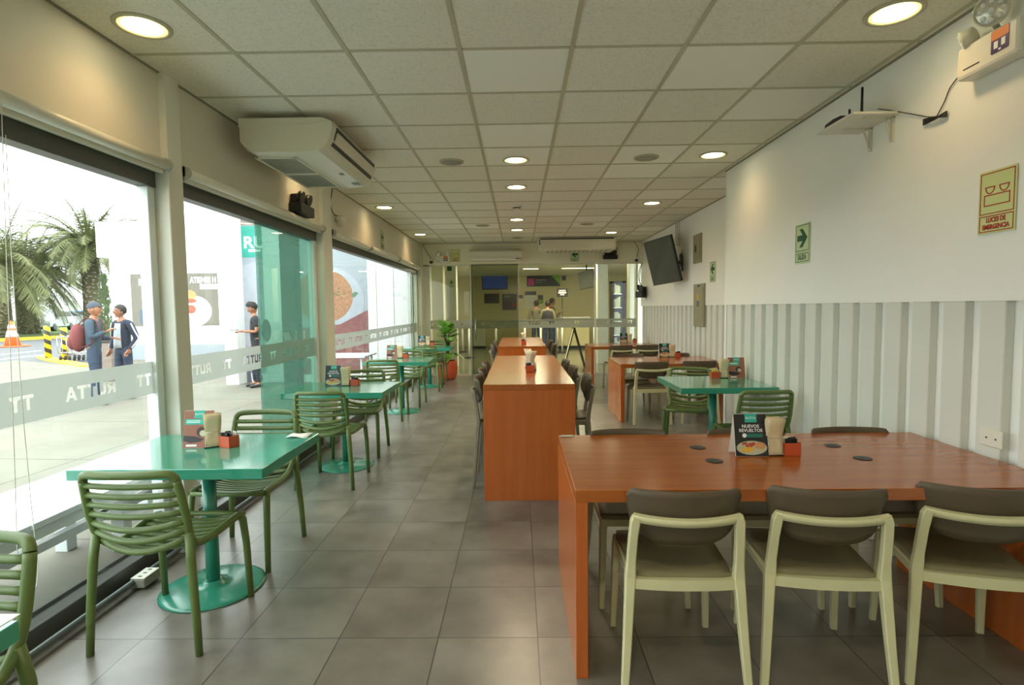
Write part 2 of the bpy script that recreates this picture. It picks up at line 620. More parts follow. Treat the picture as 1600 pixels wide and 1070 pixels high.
def ceil_mat():
    m, n, b = new_mat('mineral_fibre_ceiling_tiles')
    t = n.nodes.new('ShaderNodeTexCoord')
    mp = n.nodes.new('ShaderNodeMapping')
    mp.inputs['Location'].default_value = (-CX0+T*20, -CY0+T*20, 0)
    n.links.new(t.outputs['Object'], mp.inputs[0])
    sc = n.nodes.new('ShaderNodeVectorMath'); sc.operation = 'SCALE'; sc.inputs['Scale'].default_value = 1/T
    n.links.new(mp.outputs[0], sc.inputs[0])
    fl = n.nodes.new('ShaderNodeVectorMath'); fl.operation = 'FLOOR'
    n.links.new(sc.outputs[0], fl.inputs[0])
    mu = n.nodes.new('ShaderNodeVectorMath'); mu.operation = 'MULTIPLY'; mu.inputs[1].default_value = (1, 1, 0)
    n.links.new(fl.outputs[0], mu.inputs[0])
    wn = n.nodes.new('ShaderNodeTexWhiteNoise')
    n.links.new(mu.outputs[0], wn.inputs[0])
    r = n.nodes.new('ShaderNodeValToRGB'); r.color_ramp.interpolation = 'CONSTANT'
    r.color_ramp.elements[0].color = rgb(228, 227, 212)
    r.color_ramp.elements[1].position = .45; r.color_ramp.elements[1].color = rgb(231, 230, 216)
    e = r.color_ramp.elements.new(.82); e.color = rgb(238, 239, 228)
    n.links.new(wn.outputs[0], r.inputs[0])
    # speckle on the older tiles only
    no = n.nodes.new('ShaderNodeTexNoise'); no.inputs['Scale'].default_value = 75; no.inputs['Detail'].default_value = 4
    n.links.new(t.outputs['Object'], no.inputs['Vector'])
    lt = n.nodes.new('ShaderNodeMath'); lt.operation = 'LESS_THAN'; lt.inputs[1].default_value = .82
    n.links.new(wn.outputs[0], lt.inputs[0])
    mr = n.nodes.new('ShaderNodeMapRange'); mr.inputs[1].default_value = .36; mr.inputs[2].default_value = .5; mr.inputs[3].default_value = .88; mr.inputs[4].default_value = 1
    n.links.new(no.outputs['Fac'], mr.inputs[0])
    ms = n.nodes.new('ShaderNodeMix'); ms.data_type = 'RGBA'; ms.blend_type = 'MULTIPLY'
    n.links.new(lt.outputs[0], ms.inputs[0]); n.links.new(r.outputs[0], ms.inputs[6])
    cb = n.nodes.new('ShaderNodeCombineColor')
    for i in range(3): n.links.new(mr.outputs[0], cb.inputs[i])
    n.links.new(cb.outputs[0], ms.inputs[7])
    n.links.new(ms.outputs[2], b.inputs['Base Color'])
    b.inputs['Roughness'].default_value = .75
    return m
M_floor = floor_mat()
M_ceil = ceil_mat()
fl = MB().box((-2.3, YN, -.12), (XR2+.15, YF+.1, 0)).build('floor', M_floor)
struct(fl)
cl = MB().box((-2.3, YN, CE), (XR2+.15, YF+.1, CE+.1)).build('ceiling', M_ceil)
struct(cl)
# suspended grid bars
g = MB()
k = -3
while CY0+k*T < YF or k < 0:
    y = CY0+k*T
    k += 1
    if y > YF: break
    if y > YN: g.box((-2.09, y-.011, CE-.004), (XR if y < YS else XR2, y+.011, CE+.002))
for k in range(-2, 7):
    x = CX0+k*T
    if x > XR2: break
    if x < XL: continue
    g.box((x-.012, YS if x > XR else YN, CE-.0045), (x+.012, YF, CE+.002))
go = g.build('ceiling_grid', M_tbar, cl)
tr = MB()
tr.box((XR-.014, YN, CE-.008), (XR, YS, CE+.001)); tr.box((XR2-.014, YS, CE-.008), (XR2, YF, CE+.001))
tr.box((-2.09, YN, CE-.008), (-2.076, YF, CE+.001))
tr.box((-2.06, YF-.02, CE-.008), (XR2, YF, CE+.001))
struct(tr.build('trim_1', M_trim))

# right wall: plain upper wall flush with battens, recessed strips between them
w = MB()
w.box((XR+.045, YN, 0), (XR+.25, YS-.05, CE+.1))
w.box((XR, YN, 1.487), (XR+.045, YS-.05, CE+.1))
w.box((XR, YS-.05, 0), (XR2+.045, YS, CE+.1))
wr = w.build('wall_right', M_wall)
struct(wr)
w = MB()
w.box((XR2+.045, YS-.05, 0), (XR2+.25, YF+.1, CE+.1))
w.box((XR2, YS, 1.487), (XR2+.045, YF+.1, CE+.1))
wr = w.build('wall_right', M_wall)
struct(wr)
bt = MB()
pitch = .2245
y = 5.76-27*pitch-.0
ys = [5.76-i*pitch for i in range(46)]
for y in ys:
    if y-.13 > YN:
        bt.box((XR, y-.135, .0), (XR+.046, y, 1.4868), .004, 1)
y = YS+.02
while y < YF-.1:
    bt.box((XR2, y, .0), (XR2+.046, y+.135, 1.4868), .004, 1)
    y += pitch
struct(bt.build('trim_2', M_batten))

# left wall: header over the windows, posts between them
w = MB()
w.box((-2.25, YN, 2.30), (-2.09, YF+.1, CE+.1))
w.box((-2.25, YN, -.05), (-2.10, -1.2, 2.31))  # unseen stretch behind the camera, made solid to cut window light on the foreground
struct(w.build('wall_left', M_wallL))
for i, (a, b) in enumerate(((3.255, 3.395), (5.82, 6.09), (11.62, 11.86))):
    p = MB().box((-2.22, a, 0), (-2.05, b, CE), .004, 1)
    struct(p.build('trim_%d' % (3+i), M_post))
struct(MB().box((-2.068, 6.085, 0), (-2.05, 6.1, .1)).build('trim_6', M_alud))
# plinth of the posts
struct(MB().box((XL-.0, 5.815, 0), (-2.035, 6.1, .16)).build('baseboard_left', M_alud))
# wall behind the camera
struct(MB().box((-2.3, YN-.15, -.05), (XR2+.2, YN, CE+.1)).build('wall_front', M_wall))
# header over the glass partition
w = MB()
w.box((-2.25, YF, 2.43), (XR2+.2, YF+.14, CE+.1))
struct(w.build('wall_back', M_wallF))

# ---- windows: frame, pane, frosted band with clear lettering cut through it
LET = {'R': [[(0, 0), (.26, 0), (.26, .3), (.42, .3), (.6, 0), (.9, 0), (.68, .36), (.84, .5), (.86, .75), (.74, .94), (.5, 1), (0, 1)], [(.26, .52), (.26, .78), (.5, .78), (.58, .65), (.5, .52)]],
       'U': [[(.1, 0), (.75, 0), (.87, .15), (.87, 1), (.62, 1), (.62, .24), (.27, .24), (.27, 1), (0, 1), (0, .15)]],
       'T': [[(.3, 0), (.56, 0), (.56, .76), (.86, .76), (.86, 1), (0, 1), (0, .76), (.3, .76)]],
       'A': [[(0, 0), (.27, 0), (.36, .22), (.66, .22), (.75, 0), (1.02, 0), (.65, 1), (.37, 1)], [(.42, .42), (.6, .42), (.51, .66)]],
       'Y': [[(.3, 0), (.56, 0), (.56, .6), (.62, .76), (.8, .76), (.86, 1), (0, 1), (.06, .76), (.24, .76), (.3, .6)]]}
ADV = {'R': .98, 'U': .99, 'T': .9, 'A': 1.04, 'Y': .9}
def word_outlines(word, x0, z0, h, direction):
    """word starting at x0 running towards direction (+1/-1)"""
    out = []
    x = 0
    for ch in word:
        for poly in LET[ch]:
            out.append([(x0+direction*(x+px)*h, z0+pz*h) for px, pz in poly])
        x += ADV[ch]
    return out
def cut_sheet(rect, holes, to3d, name, m, parent=None, th=.001):
    cu = bpy.data.curves.new(name, 'CURVE')
    cu.dimensions = '2D'
    cu.fill_mode = 'BOTH'
    cu.extrude = th/2
    (x0, z0), (x1, z1) = rect
    for poly in [[(x0, z0), (x1, z0), (x1, z1), (x0, z1)]]+holes:
        sp = cu.splines.new('POLY')
        sp.points.add(len(poly)-1)
        for i, p in enumerate(poly):
            sp.points[i].co = (p[0], p[1], 0, 1)
        sp.use_cyclic_u = True
    o = bpy.data.objects.new(name, cu)
    COL.objects.link(o)
    bpy.context.view_layer.update()
    me = bpy.data.meshes.new_from_object(o.evaluated_get(bpy.context.evaluated_depsgraph_get()))
    bpy.data.objects.remove(o)
    for v in me.vertices:
        v.co = to3d(v.co.x, v.co.y, v.co.z)
    me.materials.clear()
    me.materials.append(m)
    o = bpy.data.objects.new(name, me)
    COL.objects.link(o)
    if parent: o.parent = parent
    return o
ZB0, ZB1 = 1.0, 1.19
words = [('w', 2.56), ('t', 2.275), ('t', 3.055), ('w', 3.47), ('t', 3.955), ('w', 4.24), ('t', 4.72), ('w', 4.98), ('t', 5.47)]
y = 6.2
while y < 11.4:
    words += [('t', y), ('w', y+.24)]
    y += .76
words += [('t', 1.55), ('w', 1.8), ('w', .9), ('t', .6)]
def lside_band(y0, y1, parent):
    holes = []
    for k, yy in words:
        L = .33 if k == 'w' else .125
        if yy > y0+.02 and yy+L < y1-.02:
            if k == 'w':
                holes += word_outlines('RUTTA', yy+.33, 1.055, .068, -1)
            else:
                holes += word_outlines('TY', yy+.12, 1.055, .068, -1)
    cut_sheet(((y0, ZB0), (y1, ZB1)), holes, lambda a, b, c: (XG+.006+c, a, b), 'frosted_band', G_frost, parent)
def window(n, y0, y1, z1=2.30, panes=None, bottom=.11):
    f = MB()
    f.box((-2.215, y0, 0), (-2.125, y1, bottom), .003, 1)
    f.box((-2.225, y0, bottom), (-2.21, y1, bottom+.02))
    f.box((-2.215, y0, 2.21), (-2.125, y1, z1+.005), .003, 1)
    fo = f.build('window_%d' % n, M_alud)
    struct(fo)
    j = MB()
    j.box((-2.205, y0, bottom), (-2.135, y0+.03, 2.21)); j.box((-2.205, y1-.06, bottom), (-2.135, y1, 2.21), .004, 1)
    j.build('window_frame', M_aluw, fo)
    for (a, b, m) in panes:
        p = MB().box((XG-.004, a, bottom-.01), (XG+.004, b, 2.22))
        p.build('pane', m, fo)
    lside_band(y0+.02, y1-.04, fo)
    return fo
window(1, -1.2, 3.25, panes=[(-1.2, .75, G_clear), (.75, 3.2, G_clear)])
window(2, 3.40, 5.82, panes=[(3.42, 4.575, G_clear), (4.55, 5.79, G_teal)])
window(3, 6.09, 11.62, panes=[(6.1, 7.9, G_clear), (7.9, 9.7, G_clear), (9.7, 10.95, G_clear), (10.95, 11.6, G_halld)])
# mullions in the third window
m = MB()
m.box((-2.2, 10.9, .11), (-2.14, 10.96, 2.21))
m.build('mullion', M_alu, bpy.data.objects['window_3'])

# roller blinds rolled up over the windows
def blind(label, y0, y1, chain=False):
    t = thing('roller_blind', label, 'blind', (-2.045, y0, 2.335), 0, 'roller blinds rolled up above the windows')
    L = y1-y0
    MB().cyl((0, .012, 0), (0, L-.012, 0), .03).build('blind_roll', M_white, t)
    MB().box((-.03, .02, -.052), (-.012, L-.02, -.012), .004, 1).build('bottom_bar', M_ac, t)
    for yy in (0, L-.012):
        b = MB()
        b.lathe([(.036, 0), (.038, .006), (.036, .012)], (0, yy, 0), 20, M=Matrix.Rotation(-PI/2, 3, 'X'))
        b.box((-.045, yy, -.02), (0, yy+.012, .04))
        b.build('bracket', M_alu, t)
    if chain:
        c = MB()
        base = Vector((-2.045, y0, 2.335))
        P = [W(3, 165, x=-2.01), W(10, 400, x=-2.01), W(22, 700, x=-2.01), W(27, 860, x=-2.01), W(31, 905, x=-2.01), W(44, 933, x=-2.01), W(57, 915, x=-2.01), W(60, 890, x=-2.01), W(48, 780, x=-2.01), W(36, 650, x=-2.01), W(18, 400, x=-2.01), W(7, 165, x=-2.01)]
        P[0].z = P[-1].z = 2.34
        pts = []
        for a, b2 in zip(P, P[1:]):
            for q in range(4):
                pts.append(a.lerp(b2, q/4)-base)
        c.tube(pts, .0016, 5)
        c.build('bead_chain', M_white, t)
    return t
blind('white blind rolled above the nearest window with a bead chain hanging down', 2.08, 3.24, True)
blind('white blind rolled above the window right of the first post', 3.41, 5.80)
blind('white blind at the near end of the long window beyond the second post', 6.12, 7.6)
blind('white blind over the middle of the long far window', 7.66, 9.4)
blind('white blind over the far end of the long far window', 9.46, 11.5)

# conduit along the window sill with its outlet box
pts = [(-2.07, YN+.1, .045), (-2.07, 3.20, .045), (-2.068, 3.25, .06)]
o = MB().tube(pts, .0145, 12).build('conduit_pipe', M_conduit)
tag(o, 'thin grey conduit pipe on the floor along the nearest window sill', 'pipe')
o = MB().tube([(-2.07, 3.40, .045), (-2.07, 5.80, .045)], .0145, 12).build('conduit_pipe', M_conduit)
tag(o, 'thin grey conduit pipe on the floor between the two window posts', 'pipe')
t = thing('floor_outlet', 'small white and grey outlet box on the conduit near the window', 'outlet', (-2.045, 2.87, 0))
MB().box((-.04, -.065, .012), (.04, .065, .06), .006, 2).build('outlet_box', M_grille, t)
q = MB().box((-.038, -.063, .06), (.038, .063, .066), .002, 1)
q.build('cover_plate', M_white, t)
for yy in (-.04, 0, .04):
    s = MB()
    s.box((-.010, yy-.005, .0655), (.010, yy+.005, .0668))
    s.build('socket_hole', M_black, t)

# glass partition at the end
P = MB()
P.box((-2.05, YF+.03, 2.40), (XR2, YF+.09, 2.44))
for x in (-1.93, 1.66, 2.56):
    P.box((x-.018, YF+.04, 0), (x+.018, YF+.08, 2.42))
P.box((-2.05, YF+.03, 0), (-1.93, YF+.12, 2.42))
P.box((-1.93, YF+.045, 0), (-1.0, YF+.075, .05)); P.box((0, YF+.045, 0), (XR2, YF+.075, .05))
part = P.build('window_4', M_post)
struct(part)
for a, b, mm in ((-1.93, -.98, G_hall), (.0, 1.66, G_hall), (1.66, XR2, G_hall)):
    MB().box((a, YF+.055, .02), (b, YF+.065, 2.41)).build('pane', mm, part)
dr = MB()
dr.box((-1.03, YF+.0, .01), (-1.015, YF+.03, 2.42)); dr.box((0.0, YF+.0, .01), (.012, YF+.03, 2.42)); dr.box((-1.03, YF, 0), (.01, YF+.03, .05))
dr = dr.build('door_1', M_alu)
struct(dr)
MB().box((-1.02, YF+.01, .02), (.0, YF+.02, 2.42)).build('pane', G_halld, dr)
h = MB()
for zz in (.88, 1.22):
    h.cyl((-.93, YF-.05, zz), (-.93, YF+.012, zz), .01)
h.tube([(-.93, YF-.05, .80), (-.93, YF-.05, 1.26)], .014, 10)
h.build('door_handle', M_steel, dr)
fw = []
for k, x in (('w', -1.90), ('t', -1.27), ('w', -.82), ('t', -.31), ('w', .14), ('t', .66), ('w', 1.9), ('t', 1.2), ('t', 2.35)):
    fw += word_outlines('RUTTA', x+.33, 1.115, .068, -1) if k == 'w' else word_outlines('TY', x+.12, 1.115, .068, -1)
cut_sheet(((-1.91, 1.04), (2.55, 1.225)), fw, lambda a, b, c: (a, YF+.052-.03*(1 if -.99 < a < 0 else 0)+c, b), 'frosted_band', G_frost, part)

# ---- downlights
M_ring = emit('warm_reflector_glow', (255, 224, 120), 1.1)
def downlight(label, x, y, power=16):
    t = thing('downlight', label, 'ceiling light', (x, y, CE), 0, 'round recessed downlights')
    MB().lathe([(.128, 0), (.128, -.006), (.108, -.010), (.104, -.004), (.104, 0)], n=36).build('trim_ring', M_tbar, t)
    MB().lathe([(.090, -.001), (.090, -.004), (.02, -.0045)], n=36).build('lamp_lens', M_lens, t)
    MB().lathe([(.104, -.001), (.104, -.0055), (.0905, -.0035)], n=36).build('reflector_ring', M_ring, t)
    L = bpy.data.lights.new('lamp_glow', 'SPOT')
    side = abs(x) > 1
    L.energy = 5.5 if side else 48
    L.color = (1, .60, .27) if side else (1, .80, .56)
    L.spot_size = 2.6 if side else 2.9
    L.spot_blend = .9
    L.shadow_soft_size = .09
    lo = bpy.data.objects.new('lamp_glow', L)
    COL.objects.link(lo)
    lo.parent = t
    lo.location = (0, 0, -.02)
DL = [(-1.82, 2.745, 'leftmost downlight in the foreground ceiling near the window wall'),
      (1.82, 2.745, 'foreground downlight in the top right corner by the right wall'),
      (-.01, 5.27, 'largest and nearest downlight of the centre row'),
      (-.01, 6.43, 'centre row downlight just in front of the smoke detector'),
      (-.01, 8.77, 'centre row downlight just beyond the smoke detector'),
      (-.01, 9.9, 'centre row downlight nearest the far wall'),
      (-1.82, 5.2, 'window side downlight hidden behind the ceiling air conditioner'),
      (-1.82, 7.58, 'window side downlight beyond the ceiling air conditioner'),
      (-1.82, 10.33, 'window side downlight nearest the far wall'),
      (1.82, 5.2, 'downlight just before the step in the right wall'),
      (1.82, 7.53, 'right side downlight above the second wooden table'),
      (1.76, 10.42, 'right side downlight near the far ceiling air conditioner'),
      (-.01, 2.745, None), (-.01, .3, None), (-1.82, .3, None), (1.82, .3, None)]
for x, y, l in DL:
    if y < 2 or l is None:
        continue
    downlight(l, x, y)
for i, (x, y) in enumerate(((-1.82, .3), (1.82, .3), (-.01, .3), (-.01, -2.4))):
    downlight(('recessed downlight behind the viewpoint on the window side', 'recessed downlight behind the viewpoint on the right wall side', 'recessed downlight behind the viewpoint in the centre row', 'rearmost recessed downlight behind the viewpoint')[i], x, y)
# ceiling speakers and detector
for i, (x, y, l) in enumerate(((-.62, 5.30, 'round grey ceiling speaker left of the nearest centre downlight'), (1.215, 5.25, 'round grey ceiling speaker right of the nearest centre downlight'),
                  (-.59, 9.33, 'small far ceiling speaker on the left side'), (1.17, 9.33, 'small far ceiling speaker on the right side'), (0.0, 11.0, 'flat round ceiling speaker closest to the far wall'))):
    t = thing('ceiling_speaker', l, 'speaker', (x, y, CE), 0, 'round ceiling speakers')
    MB().lathe([(.115, 0), (.115, -.008), (.098, -.012), (.098, 0)], n=32).build('rim', M_tbar, t)
    MB().lathe([(.097, -.001), (.097, -.009), (.05, -.011)], n=32).build('grille', M_grille, t)
t = thing('smoke_detector', 'small white smoke detector on the ceiling between centre downlights', 'smoke detector', (-.01, 7.63, CE))
MB().lathe([(.07, 0), (.07, -.015), (.05, -.02), (.05, -.04), (.03, -.052), (.01, -.054)], n=28).build('body', M_white, t)
MB().lathe([(.052, -.022), (.053, -.025), (.053, -.034), (.052, -.036)], n=28).build('vent_ring', M_dark, t)

# ================================================================== furniture
def bez(pts, n=6):
    """smooth open path through points (Catmull-Rom)"""
    P = [Vector(p) for p in pts]
    P = [P[0]*2-P[1]]+P+[P[-1]*2-P[-2]]
    out = []
    for i in range(1, len(P)-2):
        for k in range(n):
            t = k/n
            a, b, c, d = P[i-1], P[i], P[i+1], P[i+2]
            out.append(.5*((2*b)+(-a+c)*t+(2*a-5*b+4*c-d)*t*t+(-a+3*b-3*c+d)*t**3))
    out.append(P[-2])
    return out

# --- green slatted chair, front towards +y
def green_chair(label, loc, rz, group):
    t = thing('slatted_chair', label, 'chair', loc, rz, group)
    # side path: top of back -> seat -> front edge   (half width, y, z)
    side = bez([(.196, -.285, .80), (.203, -.262, .70), (.205, -.238, .60), (.198, -.212, .52), (.190, -.155, .458), (.195, -.06, .444), (.208, .06, .452), (.212, .16, .458), (.210, .215, .447)], 5)
    fr = MB()
    def mir(p): return Vector((-p.x, p.y, p.z))
    # top bow with rounded corners
    top = [mir(side[0])+Vector((0, 0, 0))]
    top = bez([mir(side[1]), (-.190, -.287, .797), (-.165, -.300, .811), (-.08, -.318, .813), (0, -.324, .814), (.08, -.318, .813), (.165, -.300, .811), (.190, -.287, .797), side[1]], 4)
    fr.tube(top, .0175, 10)
    fr.build('top_rail', M_green, t)
    sr = MB()
    for sg in (1, -1):
        sr.tube([Vector((p.x*sg, p.y, p.z)) for p in side[1:]], [.0175]*(len(side)-1), 8)
    sr.tube([(-.210, .215, .447), (-.1, .228, .446), (.1, .228, .446), (.210, .215, .447)], .0135, 8)
    sr.build('side_rails', M_green, t)
    # back slats bowed backwards
    bs = MB()
    ss = MB()
    def at_len(f):
        # point along the side path at fraction f
        ds = [0]
        for a, b in zip(side, side[1:]):
            ds.append(ds[-1]+(b-a).length)
        d = f*ds[-1]
        for i in range(len(side)-1):
            if ds[i+1] >= d:
                u = (d-ds[i])/(ds[i+1]-ds[i])
                return side[i].lerp(side[i+1], u), (side[i+1]-side[i]).normalized()
        return side[-1], (side[-1]-side[-2]).normalized()
    for k in range(7):
        p, d = at_len(.055+k*.0585)
        nrm = Vector((0, d.z, -d.y))          # points backwards / down
        if nrm.y > 0 and nrm.z > 0: nrm = -nrm
        bow = .018+.0055*k
        grid = []
        for i in range(9):
            x = -1+2*i/8
            c = Vector((x*p.x*.985, p.y, p.z))+nrm*(bow*(1-x*x))+Vector((0, 0, -.004*(k > 3)*(1-x*x)*k))
            grid.append(c)
        bs.tube(grid, .0140, 8, flat=1.0)
        r = .0092
    for k in range(9):
        p, d = at_len(.475+k*.058)
        nrm = Vector((0, d.z, -d.y))
        if nrm.z > 0: nrm = -nrm
        pts = []
        w_ = .0125
        rows = []
        for i in range(9):
            x = -1+2*i/8
            c = Vector((x*p.x*.985, p.y, p.z))+nrm*(.022*(1-x*x)*(1.25 if k < 3 else 1))
            rows.append([c-d*w_, c+d*w_])
        ss.sheet(rows, .011)
    bs.build('back_slats', M_green, t)
    ss.build('seat_slats', M_green, t)
    for sg in (1, -1):
        MB().tube([(.201*sg, -.218, .535), (.212*sg, -.232, .42), (.228*sg, -.242, .2), (.238*sg, -.247, 0)], [.0185, .0195, .018, .0155], 10).build('leg', M_green, t)
        MB().tube([(.207*sg, .185, .450), (.215*sg, .205, .425), (.220*sg, .222, .3), (.224*sg, .240, 0)], [.016, .0195, .018, .0155], 10).build('leg', M_green, t)
    return t

# --- cream framed chair with a taupe shell back, front towards +y
def shell_chair(label, loc, rz, group, H=.45, frame=None, shell=None, seatm=None, name='shell_back_chair', cat='chair'):
    frame, shell, seatm = frame or M_cream, shell or M_taupe, seatm or M_taupeseat
    t = thing(name, label, cat, loc, rz, group)
    s = H-.45
    # seat
    gr = []
    for i in range(9):
        u = -1+2*i/8
        row = []
        for j in range(9):
            v = -1+2*j/8
            x = u*(.198+.012*v)
            y = v*.205
            if abs(u) == 1 and abs(v) == 1:
                x *= .95; y *= .96
            z = H-.012*(1-u*u)*(1-v*v)+.0
            row.append((x, y, z))
        gr.append(row)
    MB().sheet(gr, .018).build('seat', seatm, t)
    f = MB()
    for sg in (1, -1):
        # side rail of seat
        f.box((sg*.197-.011, -.2, H-.048), (sg*.197+.011, .2, H-.008), .005, 1)
    f.box((-.2, .185, H-.045), (.2, .207, H-.008), .005, 1)
    f.sheet([[(x, -.205-.010*(1-(x/.2)**2), H-.047-.004*(1-(x/.2)**2)), (x, -.205-.010*(1-(x/.2)**2), H-.008)] for x in [-.2+.04*i for i in range(11)]], .026, False)
    f.build('seat_frame', frame, t)
    for sg in (1, -1):
        MB().bar([(.188*sg, -.244, H+.246), (.193*sg, -.240, H+.228), (.199*sg, -.228, H+.16), (.203*sg, -.211, H+.06), (.205*sg, -.203, H-.005), (.209*sg, -.210, H-.06), (.220*sg, -.230, H*.45), (.234*sg, -.254, 0)],
                  [.030, .036, .034, .034, .042, .038, .033, .028], [.026, .030, .030, .030, .036, .034, .030, .024]).build('leg', frame, t)
        MB().bar([(.196*sg, .190, H-.012), (.200*sg, .195, H-.06), (.206*sg, .205, H*.4), (.212*sg, .214, 0)],
                  [.034, .036, .031, .026], [.030, .034, .030, .024]).build('leg', frame, t)
    # cross bar of the back, gently bowed
    bar = []
    for i in range(15):
        u = -1+2*i/14
        y = -.266+.030*u*u
        z = H+.230+.012*u*u
        bar.append([(u*.200, y, z-.015), (u*.200, y-.004, z+.013)])
    MB().sheet(bar, .020).build('back_rail', frame, t)
    # curved shell, wider than the frame
    rows = []
    for i in range(21):
        u = -1+2*i/20
        a = u*1.02
        x = .214*math.sin(a)/math.sin(1.02)
        yb = -.238+.062*(1-math.cos(a))/(1-math.cos(1.02))
        e = max(0, abs(u)-.86)/.14
        top = H+.340-.030*e*e
        bot = H+.128+.08*abs(u)**3.2+.03*e*e
        row = []
        for j in range(8):
            v = j/7
            z = bot+(top-bot)*v
            row.append((x*(.955+.06*v), yb+.014-.026*v, z))
        rows.append(row)
    MB().sheet(rows, .010).build('backrest', shell, t)
    return t

# --- tables
def teal_table(label, cx, cy, w, d, h, group=None):
    t = thing('pedestal_table', label, 'table', (cx, cy, 0), 0, group)
    MB().box((-w/2, -d/2, h-.050), (w/2, d/2, h), .0025, 1).build('tabletop', M_teal, t)
    p = MB().cyl((0, 0, .03), (0, 0, h-.052), .034, n=24)
    p.box((-.16, -.16, h-.060), (.16, .16, h-.0495))
    p.build('column', M_tealleg, t)
    b = MB().lathe([(.255, 0), (.257, .006), (.24, .012), (.10, .024), (.055, .03), (.052, .042), (.036, .044)], n=48)
    b.build('base_plate', M_tealleg, t)
    return t
GT = 'teal pedestal tables along the windows'
teal_tabs = [(-1.66, .905, .92, .69, .75, 'nearest teal table, only its right corner showing at the bottom left'),
             (-1.655, 2.84, .92, .72, .75, 'big teal pedestal table beside the first window post'),
             (-1.655, 5.125, .90, .72, .75, 'teal pedestal table level with the second window post'),
             (-1.70, 7.87, .90, .74, .75, 'third teal pedestal table from the front window, middle distance'),
             (-1.72, 10.45, .90, .72, .75, 'farthest teal pedestal table, before the potted plant')]
for cx, cy, w, d, h, l in teal_tabs:
    teal_table(l, cx, cy, w, d, h, GT)
teal_table('teal pedestal table against the white ribbed right wall', 1.765, 4.98, .81, .80, .79)

GC = 'green slatted chairs at the teal tables'
green_chair('green slatted chair seen from behind at the nearest whole teal table', (-1.63, 2.505, 0), 0, GC)
gc0 = bpy.data.objects['slatted_chair']
for x, y, r, l in [(-1.66, 3.245, PI, 'green slatted chair facing us on the far side of the nearest whole teal table'),
                   (-1.64, 1.27, PI, 'green slatted chair cut by the left edge of the photo'),
                   (-1.61, 4.66, -.02, 'green slatted chair seen from behind at the second whole teal table'),
                   (-1.65, 5.60, PI+.06, 'green slatted chair facing us beyond the second whole teal table'),
                   (-1.79, 7.38, 0, 'green slatted chair seen from behind at the third whole teal table'),
                   (-1.72, 8.36, PI, 'green slatted chair facing us beyond the third whole teal table'),
                   (-1.67, 9.95, 0, 'green slatted chair seen from behind at the farthest teal table'),
                   (-1.70, 10.86, PI, 'green slatted chair facing us beside the potted plant')]:
    dup(gc0, (x, y, 0), r, l, GC)
dup(gc0, (1.90, 4.50, 0), .03, 'green slatted chair seen from behind at the right wall teal table', GC)
dup(gc0, (1.72, 5.55, 0), PI-.35, 'green slatted chair turned towards us behind the right wall teal table', GC)

def slab_table(label, x0, x1, y0, y1, h, th, endax, group, two=True, rz=0, lip=True):
    """solid wooden table: top slab with a full panel at each end"""
    cx, cy = (x0+x1)/2, (y0+y1)/2
    t = thing('wooden_table', label, 'table', (cx, cy, 0), rz, group)
    w, d = x1-x0, y1-y0
    if endax == 'x':
        MB().box((-w/2, -d/2, h-th), (w/2, d/2, h), .0015, 1).build('tabletop', M_woodx, t)
        for sg in (-1, 1):
            MB().box((sg*w/2, -d/2, 0), (sg*(w/2-th), d/2, h-th-.0005), .0015, 1).build('end_panel', M_woodz, t)
    else:
        MB().box((-w/2, -d/2, h-th), (w/2, d/2, h), .0015, 1).build('tabletop', M_woody, t)
        for sg in (-1, 1):
            MB().box((-w/2, sg*d/2, 0), (w/2, sg*(d/2-th), h-th-.0005), .0015, 1).build('end_panel', M_woodz, t)
    return t
GW = 'long wooden tables'
big = slab_table('big wooden table in the right foreground with four black cable grommets', .215, 2.17, 2.10, 3.035, .765, .048, 'x', GW)
slab_table('tall wooden bar table in the middle, nearer of the two', -.275, .425, 4.13, 6.65, .90, .045, 'y', 'tall wooden bar tables')
slab_table('tall wooden bar table in the middle, farther of the two', -.32, .415, 8.25, 10.75, .90, .045, 'y', 'tall wooden bar tables')
slab_table('second wooden table on the right, behind the teal one', 1.295, 2.64, 6.95, 7.95, .75, .05, 'x', GW)
slab_table('farthest wooden table on the right under the television', 1.33, 2.63, 10.05, 11.0, .75, .05, 'x', GW)
for (u, v) in ((1090, 699), (1116, 720), (1301, 696), (1348, 716)):
    p = W(u, v, z=.766)
    o = thing('cable_grommet', {1090: 'black oval grommet left of the menu card, farther of the pair', 1116: 'black oval grommet left of the menu card, nearer of the pair',
                                1301: 'black oval grommet right of the red box, farther of the pair', 1348: 'black oval grommet right of the red box, nearer of the pair'}[u], 'grommet', (p.x, p.y, .765), 0, 'cable grommets in the big wooden table')
    MB().lathe([(.038, 0), (.039, .002), (.036, .0035), (.025, .0036)], n=28).build('flange', M_black, o)
    MB().box((-.016, -.004, .0034), (.016, .004, .0042)).build('slot', M_dark, o)
p = W(890, 682, z=.766)
o = MB().box((.225, 2.985, .765), (.30, 3.02, .7695), .001, 1).build('metal_plate', M_steel)
tag(o, 'small steel plate on the far left corner of the big wooden table', 'plate')

